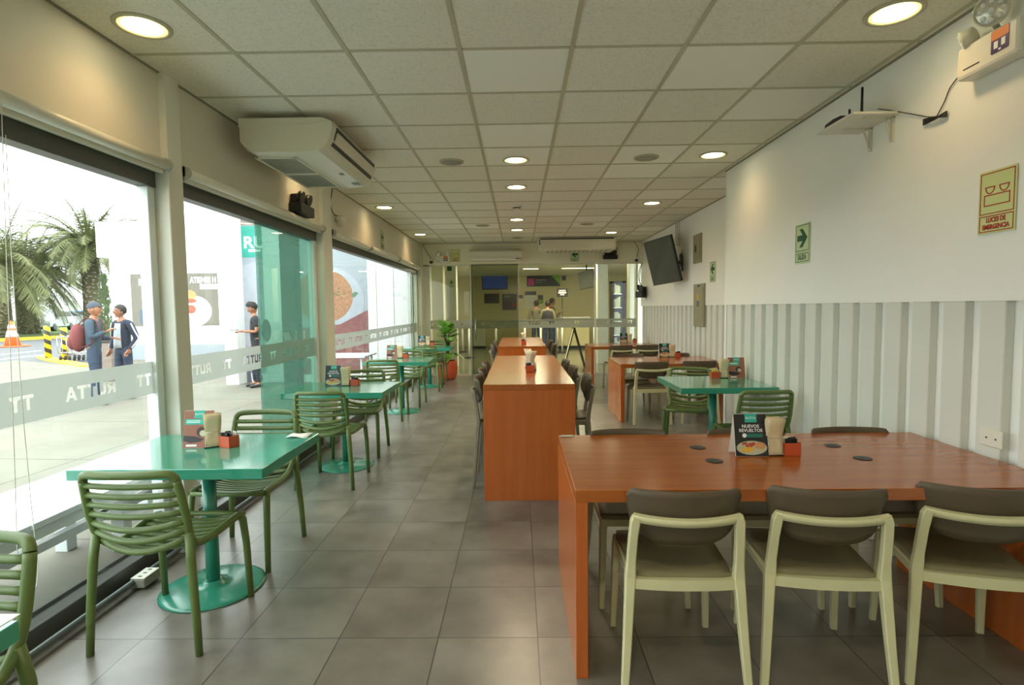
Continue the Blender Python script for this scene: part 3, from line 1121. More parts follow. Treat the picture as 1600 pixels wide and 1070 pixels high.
GS = 'cream framed chairs with taupe shell backs'
sc0 = shell_chair('cream framed chair at the left end of the foreground row', (.63, 2.25, 0), -.03, GS)
SP = [(1.19, 2.25, -.12, 'cream framed chair in the middle of the foreground row'),
      (1.80, 2.25, -.26, 'cream framed chair at the right edge of the photo'),
      (.605, 2.83, PI, 'taupe backed chair behind the big table, left one whose rim shows over the top'),
      (1.25, 2.815, PI, 'taupe backed chair behind the big table, hidden by the menu card'),
      (1.83, 2.83, PI, 'taupe backed chair behind the big table, right one whose rim shows by the wall'),
      (1.66, 7.05, .02, 'cream framed chair seen from behind at the second wooden table'),
      (2.28, 7.10, 0, 'cream framed chair at the second wooden table, behind the teal table'),
      (1.62, 7.85, PI, 'chair on the far side of the second wooden table, left one'),
      (2.29, 7.85, PI, 'chair on the far side of the second wooden table, right one'),
      (1.82, 10.05, .15, 'cream framed chair seen from behind at the farthest wooden table, left one'),
      (2.34, 10.1, 0, 'cream framed chair seen from behind at the farthest wooden table, right one')]
for x, y, r, l in SP:
    dup(sc0, (x, y, 0), r, l, GS)
# bar stools: same chair, taller, one colour
GB = 'tall taupe chairs along the bar tables'
M_stool = mat('taupe_grey_frame_plastic', (134, 126, 106), .5, var=.04, scale=8)
st0 = shell_chair('tall taupe chair on the left of the near bar table, nearest one', (-.135, 4.66, 0), -PI/2, GB, H=.555, frame=M_stool, shell=M_taupe, seatm=M_taupe, name='bar_chair', cat='bar chair')
for x, y, r, l in [(-.145, 5.28, -PI/2, 'tall taupe chair on the left of the near bar table, middle one'),
                   (-.15, 5.92, -PI/2, 'tall taupe chair on the left of the near bar table, far one'),
                   (.375, 4.70, PI/2-.06, 'tall taupe chair on the right of the near bar table, nearest one'),
                   (.33, 5.42, PI/2, 'tall taupe chair on the right of the near bar table, middle one'),
                   (.31, 6.06, PI/2, 'tall taupe chair on the right of the near bar table, far one'),
                   (-.20, 8.75, -PI/2, 'tall taupe chair left of the far bar table, nearer one'),
                   (-.20, 9.85, -PI/2, 'tall taupe chair left of the far bar table, farther one'),
                   (.36, 8.85, PI/2, 'tall taupe chair right of the far bar table, nearer one'),
                   (.36, 9.85, PI/2, 'tall taupe chair right of the far bar table, farther one')]:
    dup(st0, (x, y, 0), r, l, GB)

# --- things on the tables
def menu_card(label, loc, rz, kind, w=.155, h=.20):
    """folded tent card standing on a foot fold; its face looks towards -y"""
    t = thing('menu_card', label, 'menu card', loc, rz, 'folded menu cards on the tables')
    lean = .22
    c = MB()
    dy = h*math.sin(lean)
    hz = h*math.cos(lean)
    c.sheet([[(-w/2, -dy, 0), (-w/2, 0, hz)], [(w/2, -dy, 0), (w/2, 0, hz)]], .0014, False)
    c.sheet([[(-w/2, dy, 0), (-w/2, 0.0005, hz)], [(w/2, dy, 0), (w/2, 0.0005, hz)]], .0014, False)
    c.build('card', M_whitep, t)
    M = frame_mat((0, -dy*.5-.0012, hz*.5), (1, 0, 0), (0, dy, hz))
    if kind == 'dark':
        bgm, z = M_blackink, .0
    else:
        bgm, z = MATS.get('brown_print') or mat('brown_print', (150, 96, 76), .5, var=.05, scale=12), 0
    plate(M, w-.002, h-.002, .0006).build('printed_face', bgm, t)
    plate(M, w*.36, h*.2, .0005, x=w*.02, y=h*.40, z=.0007).build('logo_tab', M_tealink, t)
    text_mb('RUTTA', h*.075, M @ Matrix.Translation((w*.02, h*.40, .0014)), .0003).build('logo_lettering', M_whiteink, t)
    if kind == 'dark':
        text_mb('NUEVOS', h*.105, M @ Matrix.Translation((0, h*.205, .0010)), .0003, bold=.0003).build('title_lettering', M_whiteink, t)
        text_mb('REVUELTOS', h*.105, M @ Matrix.Translation((0, h*.105, .0010)), .0003, bold=.0003).build('title_lettering', M_whiteink, t)
        plate(M, w*.5, h*.085, .0004, x=w*.1, y=-h*.01, z=.0007).build('price_strip', M_tealdk, t)
        flatpoly(M, ell(-w*.2, -h*.01, w*.065, w*.065), .0009, .0004).build('round_badge', M_whiteink, t)
        pm = MATS.get('plate_print') or mat('plate_print', (186, 186, 158), .4, var=.05, scale=12)
        sl = ell(0, -h*.30, w*.46, h*.165)
        flatpoly(M, sl, .0008, .0004).build('plate_picture', pm, t)
        e = MB()
        fy = MATS.get('egg_print') or mat('egg_print', (226, 176, 60), .5, var=.2, scale=200)
        rnd = random.Random(3)
        for i in range(12):
            e.merge(flatpoly(M, ell(rnd.uniform(-.28, .02)*w, -h*(.36+rnd.uniform(-.07, .03)), w*.07, h*.03, 10), .0013+i*.00001, .0004))
        e.build('egg_picture', fy, t)
        e = MB()
        fr_ = MATS.get('tomato_print') or mat('tomato_print', (176, 60, 44), .5, var=.2, scale=200)
        for i in range(10):
            e.merge(flatpoly(M, ell(rnd.uniform(-.3, .1)*w, -h*(.23+rnd.uniform(-.04, .03)), w*.055, h*.028, 9), .0015+i*.00001, .0004))
        e.build('tomato_picture', fr_, t)
        fb = MATS.get('bread_print') or mat('bread_print', (204, 150, 100), .5, var=.2, scale=120)
        flatpoly(M, ell(w*.25, -h*.25, w*.17, h*.085), .0016, .0004).build('bread_picture', fb, t)
    else:
        plate(M, w*.62, h*.15, .0005, x=-w*.14, y=h*.20, z=.0007).build('title_strip', M_tealink, t)
        e = MB()
        for i in range(2):
            e.merge(plate(M, w*.46, h*.018, .0004, x=-w*.17, y=h*(.225-.04*i), z=.0013))
        e.build('small_print', M_whiteink, t)
        fd = MATS.get('bun_print') or mat('bun_print', (62, 40, 30), .5, var=.2, scale=40)
        flatpoly(M, ell(w*.12, -h*.07, w*.17, h*.13), .0008, .0004).build('bun_picture', fd, t)
        flatpoly(M, ell(w*.17, -h*.11, w*.11, h*.08), .0014, .0004).build('filling_picture', MATS['plate_print'] if 'plate_print' in MATS else mat('plate_print', (186, 186, 158), .4), t)
        flatpoly(M, [(-w*.48, -h*.16), (-w*.1, -h*.19), (w*.22, -h*.25), (w*.1, -h*.33), (-w*.25, -h*.36), (-w*.48, -h*.3)], .0017, .0004).build('hand_picture', M_blackink, t)
        plate(M, w*.36, h*.05, .0004, x=-w*.2, y=-h*.43, z=.0007).build('white_strip', M_whiteink, t)
    return t
def napkins(label, loc, rz, m=None):
    """fanned stack of paper napkins pinched in a wire stand"""
    m = m or M_kraft
    t = thing('napkin_stack', label, 'napkins', loc, rz, 'napkin stacks on the tables')
    rnd = random.Random(int(loc[1]*100))
    s = MB()
    for i in range(7):
        off = (i-3)*.0065
        tw = rnd.uniform(-.08, .08)
        rows = []
        for a in range(5):
            x = (-1+a/2)*.042
            row = []
            for b in range(7):
                z = .006+b/6*(.172+rnd.uniform(-.004, .004))
                pin = 1-.42*math.exp(-((z-.085)/.03)**2)
                fl_ = .35+.9*abs(z-.085)/.085
                row.append((x*(.8+.2*pin)*(1.0 if z > .085 else .93)+tw*.03*(z-.08)*10*.2, off*fl_*1.25+.003*math.sin(x*90+i+b), z))
            rows.append(row)
        s.sheet(rows, .0022)
    s.build('napkins', m, t)
    b = MB()
    b.box((-.045, -.030, 0), (.045, .030, .006), .002, 1)
    b.build('holder_base', M_black, t)
    w = MB()
    for yy in (-.028, .028):
        w.tube([(-.035, yy, .005), (-.035, yy, .085), (.035, yy, .085), (.035, yy, .005)], .0016, 5)
    w.build('holder_wire', M_steel, t)
    return t
def sachet_box(label, loc, rz, pack=None):
    """small open plastic box filled with sachets"""
    t = thing('condiment_box', label, 'condiment box', loc, rz, 'orange red condiment boxes')
    b = MB()
    w, d, h = .078, .064, .062
    for a, c in (((-w/2, -d/2, 0), (w/2, d/2, .003)), ((-w/2, -d/2, 0), (-w/2+.003, d/2, h)), ((w/2-.003, -d/2, 0), (w/2, d/2, h)), ((-w/2, -d/2, 0), (w/2, -d/2+.003, h)), ((-w/2, d/2-.003, 0), (w/2, d/2, h)), ((-.002, -d/2, 0), (.001, d/2, h-.006))):
        b.box(a, c)
    b.build('box', M_red, t)
    rnd = random.Random(int(abs(loc[1])*77)+3)
    for i, m_ in enumerate(pack or [M_black, M_black, M_whitep]):
        s = MB()
        for k in range(3):
            x = rnd.uniform(-w/2+.016, w/2-.016)
            y = -d/2+.012+(d-.024)*(i*3+k)/8
            R = Matrix.Rotation(rnd.uniform(-.25, .25), 3, 'Y') @ Matrix.Rotation(rnd.uniform(-.2, .2), 3, 'X')
            s.box((x-.013, y-.002, .02), (x+.013, y+.002, .075+rnd.uniform(0, .012)), .001, 1, rot=R, about=(x, y, .05))
        s.build('sachets', m_, t)
    return t
M_yel = mat('yellow_sachet_foil', (222, 200, 70), .4)
def table_set(tab, top, u_menu, u_nap, u_box, v, kind, rz, where, flip=False, napm=None, pack=None):
    p = W(u_menu, v, z=top); menu_card('%s menu card %s' % ({'dark': 'dark scrambled egg', 'brown': 'brown burger'}[kind], where), (p.x, p.y+.045, top), rz, kind)
    p = W(u_nap, v, z=top); napkins('upright napkin stack %s' % where, (p.x, p.y+.035, top), rz+(.5 if tab == 1 else .0), napm)
    p = W(u_box, v, z=top); sachet_box('small orange red sachet box %s' % where, (p.x, p.y+.035, top), rz-(.0 if tab != 1 else .45), pack)
table_set(1, .75, 307, 328, 353, 700, 'brown', .06, 'on the big teal table by the first window post')
table_set(2, .75, 520, 539, 553.5, 603, 'dark', .0, 'on the teal table by the second window post')
table_set(3, .75, 612, 625, 633.5, 559.5, 'brown', .0, 'on the third whole teal table')
table_set(4, .75, 659, 668.5, 675, 539.8, 'dark', .0, 'on the farthest teal table')
table_set(5, .765, 1176, 1213, 1239, 713, 'dark', -.02, 'on the big foreground wooden table')
table_set(6, .79, 1152, 1133, 1119, 591, 'brown', -.05, 'on the teal table by the ribbed wall', pack=[M_yel, M_yel, M_whitep])
table_set(7, .75, 1039, 1051, 1059.5, 558, 'dark', 0, 'on the second wooden table')
table_set(8, .75, 975, 984.5, 992, 535.5, 'dark', 0, 'on the farthest wooden table')
napkins('white and kraft napkin stack on the near bar table', (.115, 5.08, .90), .9, M_napkin)
napkins('second napkin stack just behind on the near bar table', (.085, 5.32, .90), 1.6, M_napkin)
sachet_box('bright red sachet box on the near bar table', (.10, 4.93, .90), 0, [M_black, M_whitep, M_whitep])
napkins('napkin stack on the far bar table', (.075, 8.86, .90), 1.5, M_napkin)
sachet_box('bright red sachet box on the far bar table', (.08, 8.70, .90), 0)
# paper left on the big teal table corner
o = MB()
o.sheet([[(-1.34+.03*i, 3.08+.035*j, .7515+.006*math.sin(i*1.3+j)*(.5 if j else 1)+.004) for j in range(4)] for i in range(5)], .0012)
o = o.build('crumpled_napkin', M_whitep)
tag(o, 'crumpled white napkin on the far right corner of the big teal table', 'napkin')
p = W(14, 970, z=.751)
o = MB().box((p.x-.07, p.y-.03, .75), (p.x-.0, p.y+.03, .7515)).build('paper_slip', M_whitep)
tag(o, 'small printed paper slip on the nearest teal table corner', 'paper')

# ================================================================== fittings on ceiling and walls
# ceiling-suspended air conditioner by the windows
t = thing('ceiling_air_conditioner', 'big white ceiling air conditioner above the windows at the left', 'air conditioner', (-1.955, 3.92, CE-.045))
prof = [(0, 0), (.60, 0), (.655, -.018), (.668, -.060), (.640, -.150), (.612, -.200), (.56, -.232), (.42, -.244), (.10, -.240), (.03, -.205), (0, -.165)]
b = MB()
L = 1.17
b.prism(prof, 'y', .045, L-.045)
for y0, y1 in ((0, .045), (L, L-.045)):
    sh = [(x*.985+.006, z*.93-.006) for x, z in prof]
    vs = [(p[0], y0, p[1]) for p in sh]+[(p[0], y1, p[1]) for p in prof]
    n_ = len(prof)
    v, _ = b._add(vs, [tuple(range(n_))])
    for i in range(n_):
        j = (i+1) % n_
        f = b.bm.faces.new([v[i], v[j], v[n_+j], v[n_+i]])
        f.smooth = False
b.build('casing', M_ac, t)
d = MB()
nx, nz = .95, -.31
def fp(f, o=0):      # point on discharge face, f 0 (top) .. 1 (bottom)
    return (.667-.030*f+o, -.062-.092*f)
def strip(f0, f1, y0, y1, o, th):
    a, c = fp(f0, o), fp(f1, o)
    return [(a[0], a[1]), (c[0], c[1]), (c[0]-th, c[1]), (a[0]-th, a[1])]
d.prism(strip(-.12, 1.25, 0, 0, .0015, .01), 'y', .07, L-.07)
d.build('discharge_slot', M_black, t)
f = MB()
f.prism(strip(.22, .98, 0, 0, .012, .014), 'y', .09, L-.09)
f.build('louvre', M_ac, t)
g_ = MB()
for i in range(12):
    for k in range(2):
        y0 = .12+k*.49+i*.038
        g_.box((.08, y0, -.2480), (.34, y0+.010, -.236))
g_.build('intake_slats', M_grille, t)
fr = MB()
fr.box((.07, .10, -.250), (.36, .115, -.236)); fr.box((.07, 1.07, -.250), (.36, 1.085, -.236)); fr.box((.07, .575, -.250), (.36, .605, -.236))
fr.box((.345, .10, -.250), (.365, 1.08, -.236)); fr.box((.06, .10, -.250), (.08, 1.08, -.236))
fr.build('intake_frame', M_ac, t)
q = MB().box((.50, .62, -.243), (.53, .66, -.236)); q.box((.50, .95, -.243), (.56, 1.03, -.236))
q.build('indicator', M_grille, t)
MB().prism([(.0, -.0), (.59, -.0), (.64, -.018), (.50, -.045), (0, -.062)], 'y', -.004, .002).build('side_band', M_ac, t)

def emergency_dark(name, label, loc, rz, s=1.0):
    """black two-head emergency lamp"""
    t = thing(name, label, 'emergency light', loc, rz)
    b = MB().box((-.16*s, -.11*s, -.075*s), (.16*s, 0, .02*s), .012, 2)
    b.build('body', M_black, t)
    b = MB().box((-.13*s, -.07*s, .02*s), (.13*s, -.005, .10*s), .008, 1)
    b.build('upper_housing', M_black, t)
    for sg in (-1, 1):
        MB().lathe([(.02*s, 0), (.05*s, .02), (.055*s, .055), (.048*s, .056)], (sg*.085*s, -.045*s, .085*s), 18, M=Matrix.Rotation(PI/2+.3, 3, 'X')).build('lamp_head', M_black, t)
    return t
t = emergency_dark('emergency_light', 'black emergency lamp on the wall under the ceiling air conditioner', (-2.09, 5.22, 2.45), PI/2, 1.05)
t = thing('dome_camera', 'white dome security camera with a dangling cable beyond the second post', 'security camera', (-2.03, 6.36, 2.53))
MB().box((-.06, -.04, -.01), (.03, .04, .035), .006, 1).build('wall_bracket', M_white, t)
MB().lathe([(.052, .03), (.055, .0), (.05, -.04), (.035, -.055)], n=24).build('housing', M_white, t)
MB().ball((0, 0, -.06), (.036, .036, .04)).build('lens_dome', M_ac, t)
MB().tube(bez([(-.03, -.02, .02), (-.05, -.12, .04), (-.05, -.2, .14), (-.03, -.16, .33)], 5), .005, 6).build('cable', M_cable, t)

# signs -------------------------------------------------------------
def arrow(M, s, left=True, z=.002):
    k = -1 if left else 1
    pts = [(.36, 0), (.02, .34), (-.20, .34), (.02, .11), (-.36, .11), (-.36, -.11), (.02, -.11), (-.20, -.34), (.02, -.34)]
    pts = [(k*x*s, y*s) for x, y in pts]
    if left: pts = pts[::-1]
    return flatpoly(M, pts, z, .0008)
def exit_sign(label, o, r, w, h, left, text='SALIDA'):
    t = thing('exit_sign', label, 'sign', o, 0, 'green arrow exit signs')
    M = frame_mat((0, 0, 0), r, (0, 0, 1))
    plate(M, w, h, .003).build('plate', M_signg, t)
    g = outline(M, w*.9, h*.66, w*.022, y=h*.14, z=.003)
    g.merge(outline(M, w*.9, h*.22, w*.022, y=-h*.35, z=.003))
    g.build('border_lines', M_greenink, t)
    arrow(M @ Matrix.Translation((0, h*.14, 0)), w*.95, left, .0035).build('arrow', M_greenink, t)
    text_mb(text, h*.19, M @ Matrix.Translation((0, -h*.35, .0042)), .0004, bold=.0008, sx=.66).build('lettering', M_greenink, t)
    return t
a, c = W(1255, 380, x=XR-.003), None
exit_sign('green SALIDA sign with a right arrow on the right wall', (XR-.003, 4.25, 1.945), (0, -1, 0), .215, .30, False)
exit_sign('green exit sign with a left arrow on the set-back wall beside the grey panels', (XR2-.003, 7.55, 1.94), (0, -1, 0), .215, .28, True)
exit_sign('green SALIDA sign on the far wall under the long air conditioner', (1.22, YF-.003, 2.575), (1, 0, 0), .19, .245, True)
exit_sign('small exit sign high on the left wall beyond the dome camera', (-2.087, 8.5, 2.55), (0, 1, 0), .2, .29, True)

def lamp_sign(label, o, r, w, h):
    t = thing('emergency_lights_sign', label, 'sign', o, 0)
    M = frame_mat((0, 0, 0), r, (0, 0, 1))
    plate(M, w, h, .003).build('plate', M_signy, t)
    g = outline(M, w*.92, h*.66, w*.022, y=h*.14, z=.003)
    g.merge(outline(M, w*.92, h*.26, w*.022, y=-h*.345, z=.003))
    g.merge(outline(M, w*.70, h*.18, w*.025, y=h*.03, z=.003))
    for sx_ in (-1, 1):
        cx = sx_*w*.19
        arc = ell(cx, h*.245, w*.135, h*.115, 12, PI, 2*PI)
        arc2 = ell(cx, h*.235, w*.105, h*.088, 12, PI, 2*PI)
        for i in range(11):
            g.merge(flatpoly(M, [arc[i], arc[i+1], arc2[i+1], arc2[i]], .003, .001))
        g.merge(plate(M, w*.27, w*.025, .001, x=cx, y=h*.24, z=.003))
    g.build('lamp_pictogram', M_redink, t)
    text_mb('LUCES DE', h*.105, M @ Matrix.Translation((0, -h*.29, .0042)), .0004, bold=.0012, sx=.78).build('lettering', M_redink, t)
    text_mb('EMERGENCIA', h*.105, M @ Matrix.Translation((0, -h*.40, .0042)), .0004, bold=.0012, sx=.78).build('lettering', M_redink, t)
    return t
lamp_sign('yellow and red LUCES DE EMERGENCIA sign on the right wall', (XR-.003, 2.545, 1.94), (0, -1, 0), .195, .285)
lamp_sign('yellow emergency lights sign on the far wall left of the air conditioner', (-1.34, YF-.003, 2.615), (1, 0, 0), .20, .26)

# white emergency light on the right wall
def emergency_white(label, loc, rz, heads):
    t = thing('emergency_light', label, 'emergency light', loc, rz)
    # local: x along the wall, -y out of the wall
    MB().box((-.165, -.085, -.075), (.165, 0, .075), .016, 2).build('body', M_white, t)
    M = frame_mat((0, -.0855, 0), (1, 0, 0), (0, 0, 1))
    plate(M, .09, .10, .0006, r=.008, x=.075, y=.015).build('label', MATS.get('indigo_print') or mat('indigo_print', (52, 34, 92), .4), t)
    plate(M, .086, .04, .0006, r=.006, x=.075, y=.043, z=.0007).build('label_band', MATS.get('orange_print') or mat('orange_print', (226, 120, 36), .4), t)
    p = plate(M, .02, .03, .0006, x=.055, y=.0, z=.0007); p.merge(plate(M, .02, .03, .0006, x=.092, y=.002, z=.0007)); p.merge(plate(M, .012, .008, .0006, x=.075, y=-.024, z=.0007))
    p.build('label_print', M_whiteink, t)
    plate(M, .09, .006, .001, x=-.075, y=-.035).build('slot', M_dark, t)
    for hx, hy, hz, ax, ay, R in heads:
        q = MB()
        Mx = Matrix.Rotation(ax, 3, 'X')
        My = Matrix.Rotation(ay, 3, 'Z')
        Rm = My @ Mx
        q.lathe([(.018, -.045), (.040, -.035), (R*.93, -.004), (R, .008), (R, .02), (R-.006, .022), (R-.008, .014)], (hx, hy, hz), 28, M=Rm)
        q.build('lamp_head', M_ac, t)
        e = MB()
        e.lathe([(R-.009, .012), (R-.012, .0145), (.004, .015)], (hx, hy, hz), 28, M=Rm)
        e.build('lamp_lens', M_bright, t)
        rf = MB()
        for k in range(8):
            a_ = 2*PI*k/8
            o_ = Rm @ Vector((math.cos(a_)*R*.6, math.sin(a_)*R*.6, .016))
            rf.ball((hx+o_.x, hy+o_.y, hz+o_.z), .011, 8, 6)
        o_ = Rm @ Vector((0, 0, .015)); rf.ball((hx+o_.x, hy+o_.y, hz+o_.z), .014, 10, 6)
        rf.build('led_cups', M_whiteink, t)
        MB().cyl((hx*.8, -.04, .07), (hx*.9, hy-.0, hz-.03), .012, n=10).build('swivel_arm', M_grille, t)
    return t
# on the right wall the local frame is turned so that -y local points to -x
emergency_white('white twin head emergency light with an orange and purple label, top right', (XR, 2.545, 2.60), -PI/2,
                [(-.12, -.075, .105, PI/2+.35, -.75, .046), (.025, -.085, .160, PI/2+.2, .86, .066)])
emergency_white('small white twin head emergency light in the far left corner above the glass', (-1.62, YF, 2.53), 0,
                [(-.09, -.06, .12, PI/2, 0, .06), (.10, -.06, .12, PI/2, 0, .05)])

# router shelf
t = thing('wall_shelf', 'small white bracket shelf high on the right wall carrying the router', 'shelf', (XR, 3.375, 2.555))
MB().box((-.27, -.17, 0), (0, .21, .014), .002, 1).build('board', M_white, t)
for yy in (-.11, .09):
    b = MB()
    b.box((-.012, yy-.012, -.14), (-.0, yy+.012, 0)); b.box((-.17, yy-.012, -.008), (0, yy+.012, 0))
    b.tube([(-.012, yy, -.12), (-.03, yy, -.06), (-.05, yy, -.008)], .006, 6)
    b.build('bracket', M_ac, t)
t = thing('wifi_router', 'black router with two upright antennas on the high shelf', 'router', (XR-.16, 3.44, 2.5692))
b = MB()
b.prism([(-.10, 0), (.10, 0), (.085, .028), (.0, .036), (-.08, .030)], 'x', -.09, .08)
b.build('body', M_black, t)
for px, py, hh in ((.02, .02, .10), (.03, -.085, .19)):
    MB().tube([(px, py, .0), (px, py, .03), (px, py, hh)], [.009, .008, .0065], 8).build('antenna', M_black, t)
P_ = [W(1372, 170, x=XR-.06), W(1400, 174, x=XR-.02), W(1445, 182, x=XR-.008), W(1462, 184, x=XR-.008)]
P2 = [W(1463, 183, x=XR-.008), W(1475, 160, x=XR-.008), W(1484, 138, x=XR-.008), W(1494, 124, x=XR-.008), W(1503, 112, x=XR-.008)]
t = thing('router_cable', 'thin black cable with a tied bundle running from router to emergency light', 'cable', (XR-.008, 3.0, 2.45))
B_ = Vector((XR-.008, 3.0, 2.45))
MB().tube([p-B_ for p in bez(P_, 4)+bez(P2, 4)], .0028, 6).build('cord', M_cable, t)
b = MB()
for k in range(5):
    off = (k-2)*.006
    q = W(1443, 191, x=XR-.014)-B_; r_ = W(1479, 178, x=XR-.014)-B_
    b.tube(bez([q+Vector((0, 0, off)), q.lerp(r_, .5)+Vector((-.004*k, 0, off*.3)), r_+Vector((0, 0, -off))], 4), .005, 6)
b.build('tied_bundle', M_cable, t)

# socket on the ribbed wall by the big table
t = thing('wall_socket', 'white wall socket on a batten just above the big wooden table', 'socket', (XR-.001, 2.52, .855))
MB().box((-.01, -.06, -.04), (0, .06, .04), .004, 1).build('cover_plate', M_white, t)
b = MB()
for yy in (-.03, .02):
    b.box((-.0115, yy-.004, -.004), (-.0098, yy+.004, .004))
b.build('socket_hole', M_dark, t)

# electrical panels and TV on the set-back wall
def elec(label, y0, y1, z0, z1, small):
    t = thing('electrical_panel', label, 'electrical panel', (XR2, (y0+y1)/2, z0), 0, 'grey metal electrical panels')
    w_, h_ = y1-y0, z1-z0
    MB().box((-.025, -w_/2, 0), (.0, w_/2, h_), .003, 1).build('cover', M_panel, t)
    MB().box((-.032, -w_/2+.03, h_*.14), (-.024, w_/2-.03, h_*.9), .002, 1).build('door', M_panel, t)
    if small:
        MB().box((-.036, .0, h_*.38), (-.031, .06, h_*.62)).build('latch', M_dark, t)
    else:
        MB().box((-.0345, -.045, h_*.62), (-.031, .045, h_*.76)).build('warning_label', MATS.get('amber_print') or mat('amber_print', (206, 160, 60), .5), t)
        MB().box((-.0345, -.045, h_*.47), (-.031, .045, h_*.60)).build('notice_label', MATS.get('blue_print') or mat('blue_print', (84, 90, 110), .5), t)
        MB().box((-.0305, -.04, h_*.93), (-.0245, .04, h_*.97)).build('latch', M_black, t)
elec('smaller grey electrical panel, upper of the two on the set-back wall', 8.0, 8.34, 2.11, 2.53, True)
elec('taller grey electrical panel with a yellow label, lower of the two', 7.84, 8.30, 1.175, 1.80, False)

t = thing('television', 'black wall television tilted down on an arm at the far right', 'television', (2.42, 8.9, 2.13))
# screen: centre between its four corners seen at (1006,380),(1048,366),(1061,440),(1020,446)
c0, c1, c2, c3 = W(1006, 380, y=9.25), W(1049, 365, y=8.55), W(1062, 440, y=8.62), W(1020, 446, y=9.32)
cx = (c0+c1+c2+c3)/4
t.location = cx
rx = ((c1-c0)+(c2-c3)).normalized()
upv = ((c0-c3)+(c1-c2)).normalized()
upv = (upv-rx*upv.dot(rx)).normalized()
Mt = frame_mat((0, 0, 0), rx, upv)
wT, hT = ((c1-c0).length+(c2-c3).length)/2, ((c0-c3).length+(c1-c2).length)/2
print('TV', wT, hT)
b = MB(); q = MB(); q.box((-wT/2, -hT/2, -.045), (wT/2, hT/2, 0), .006, 1); b.merge(q, mat4=Mt); b.build('casing', M_black, t)
plate(Mt, wT-.03, hT-.03, .001, z=.0004).build('screen', mat('dark_screen_glass', (86, 90, 85), .25, var=.12, scale=3), t)
pn = Mt @ Vector((0, 0, -.045))
b = MB()
wl = Vector((XR2-cx.x-.012, .05, -.02))
b.tube([pn, pn.lerp(wl, .5)+Vector((0.02, .06, 0)), wl], .018, 8)
q = MB(); q.box((-.12, -.1, -.06), (.12, .1, -.045)); b.merge(q, mat4=Mt)
b.box((wl.x-.012, wl.y-.06, wl.z-.14), (wl.x, wl.y+.06, wl.z+.14))
b.build('wall_arm', M_black, t)
b = MB()
for k in range(4):
    b.tube(bez([pn+Vector((.02, .03*k, .05)), pn.lerp(wl, .5)+Vector((.05, .02*k, -.10-.04*k)), wl+Vector((-.01, -.1, .2-.1*k))], 4), .005, 6)
b.build('cables', M_cable, t)
t = thing('junction_box', 'white junction box with three thin conduits behind the wall television', 'junction box', (XR2, 9.18, 2.54))
MB().box((-.05, -.14, -.05), (0, .14, .05), .01, 2).build('box', M_white, t)
b = MB()
for yy in (-.1, 0, .1):
    b.tube([(-.02, yy, .04), (-.02, yy, CE-2.54-.002)], .010, 8)
b.build('conduits', M_white, t)
# black emergency lamp under TV at the partition end, with cords
t = emergency_dark('emergency_light', 'black emergency lamp with loose cords below the wall television', (2.62, 11.4, 1.76), -PI/2-.5, 1.3)
b = MB()
b.tube(bez([(0, -.05, .1), (.05, -.12, .3), (.02, -.10, .52), (.0, -.05, .62)], 5), .006, 6)
b.tube(bez([(-.06, -.1, .0), (-.17, -.16, .25), (-.15, -.14, .48), (.0, -.06, .6)], 5), .005, 6)
b.build('cords', M_cable, t)

# far wall fittings
def split_ac(label, loc, w, h, d):
    t = thing('wall_air_conditioner', label, 'air conditioner', loc, 0)
    prof = [(0, 0), (0, h), (-d*.75, h), (-d, h*.82), (-d, h*.30), (-d*.78, .0)]
    # prism along x in the (y,z) plane
    b = MB().prism(prof, 'x', 0, w)
    b.build('casing', M_ac, t)
    MB().box((.04, -d*.97, .01), (w-.04, -d*.80, h*.20)).build('louvre', M_white, t)
    MB().box((.02, -d*1.012, h*.33), (w-.02, -d*1.0, h*.345)).build('panel_seam', M_grille, t)
    g = MB()
    for i in range(4):
        g.box((.03+i*(w-.06)/4, -d*.72, h-.001), (.03+(i+.9)*(w-.06)/4, -.03, h+.006))
    g.build('top_grille', M_dark, t)
    MB().box((w-.14, -d*1.014, h*.12), (w-.04, -d*.99, h*.2)).build('badge', M_dark, t)
split_ac('white split air conditioner on the far wall above the glass', (-1.03, YF, 2.475), 1.12, .235, .22)
t = thing('ceiling_air_conditioner', 'long white air conditioner hung under the far end of the ceiling', 'air conditioner', (0, 0, 0))
pa, pb = W(840, 373, y=11.0), W(963, 373, y=11.0)
pc = W(842, 391, y=11.0)
x0, x1, zb = pa.x, pb.x, pc.z
MB().box((x0, 11.0, zb), (x1, 11.68, CE-.005), .03, 3).build('casing', M_ac, t)
b = MB().box((x0+.05, 10.992, zb+.06), (x1-.05, 11.01, CE-.035)); b.build('discharge_slot', M_ac, t)
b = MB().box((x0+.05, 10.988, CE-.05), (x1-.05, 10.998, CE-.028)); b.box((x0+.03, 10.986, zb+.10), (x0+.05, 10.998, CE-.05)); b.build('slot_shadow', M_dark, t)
b = MB()
for i in range(14):
    b.box((x0+.2+i*.09, 11.1, zb-.003), (x0+.24+i*.09, 11.5, zb+.002))
b.build('intake_slats', M_grille, t)
p = W(953, 400, y=YF)
t = emergency_dark('emergency_light', 'black emergency lamp on the far wall right of the SALIDA sign', (p.x, YF, 2.565), 0, .95)
MB().tube(bez([(.1, -.05, .05), (.14, -.06, .16), (.0, -.03, .22), (-.1, -.02, .24)], 4), .006, 6).build('cord', M_cable, t)
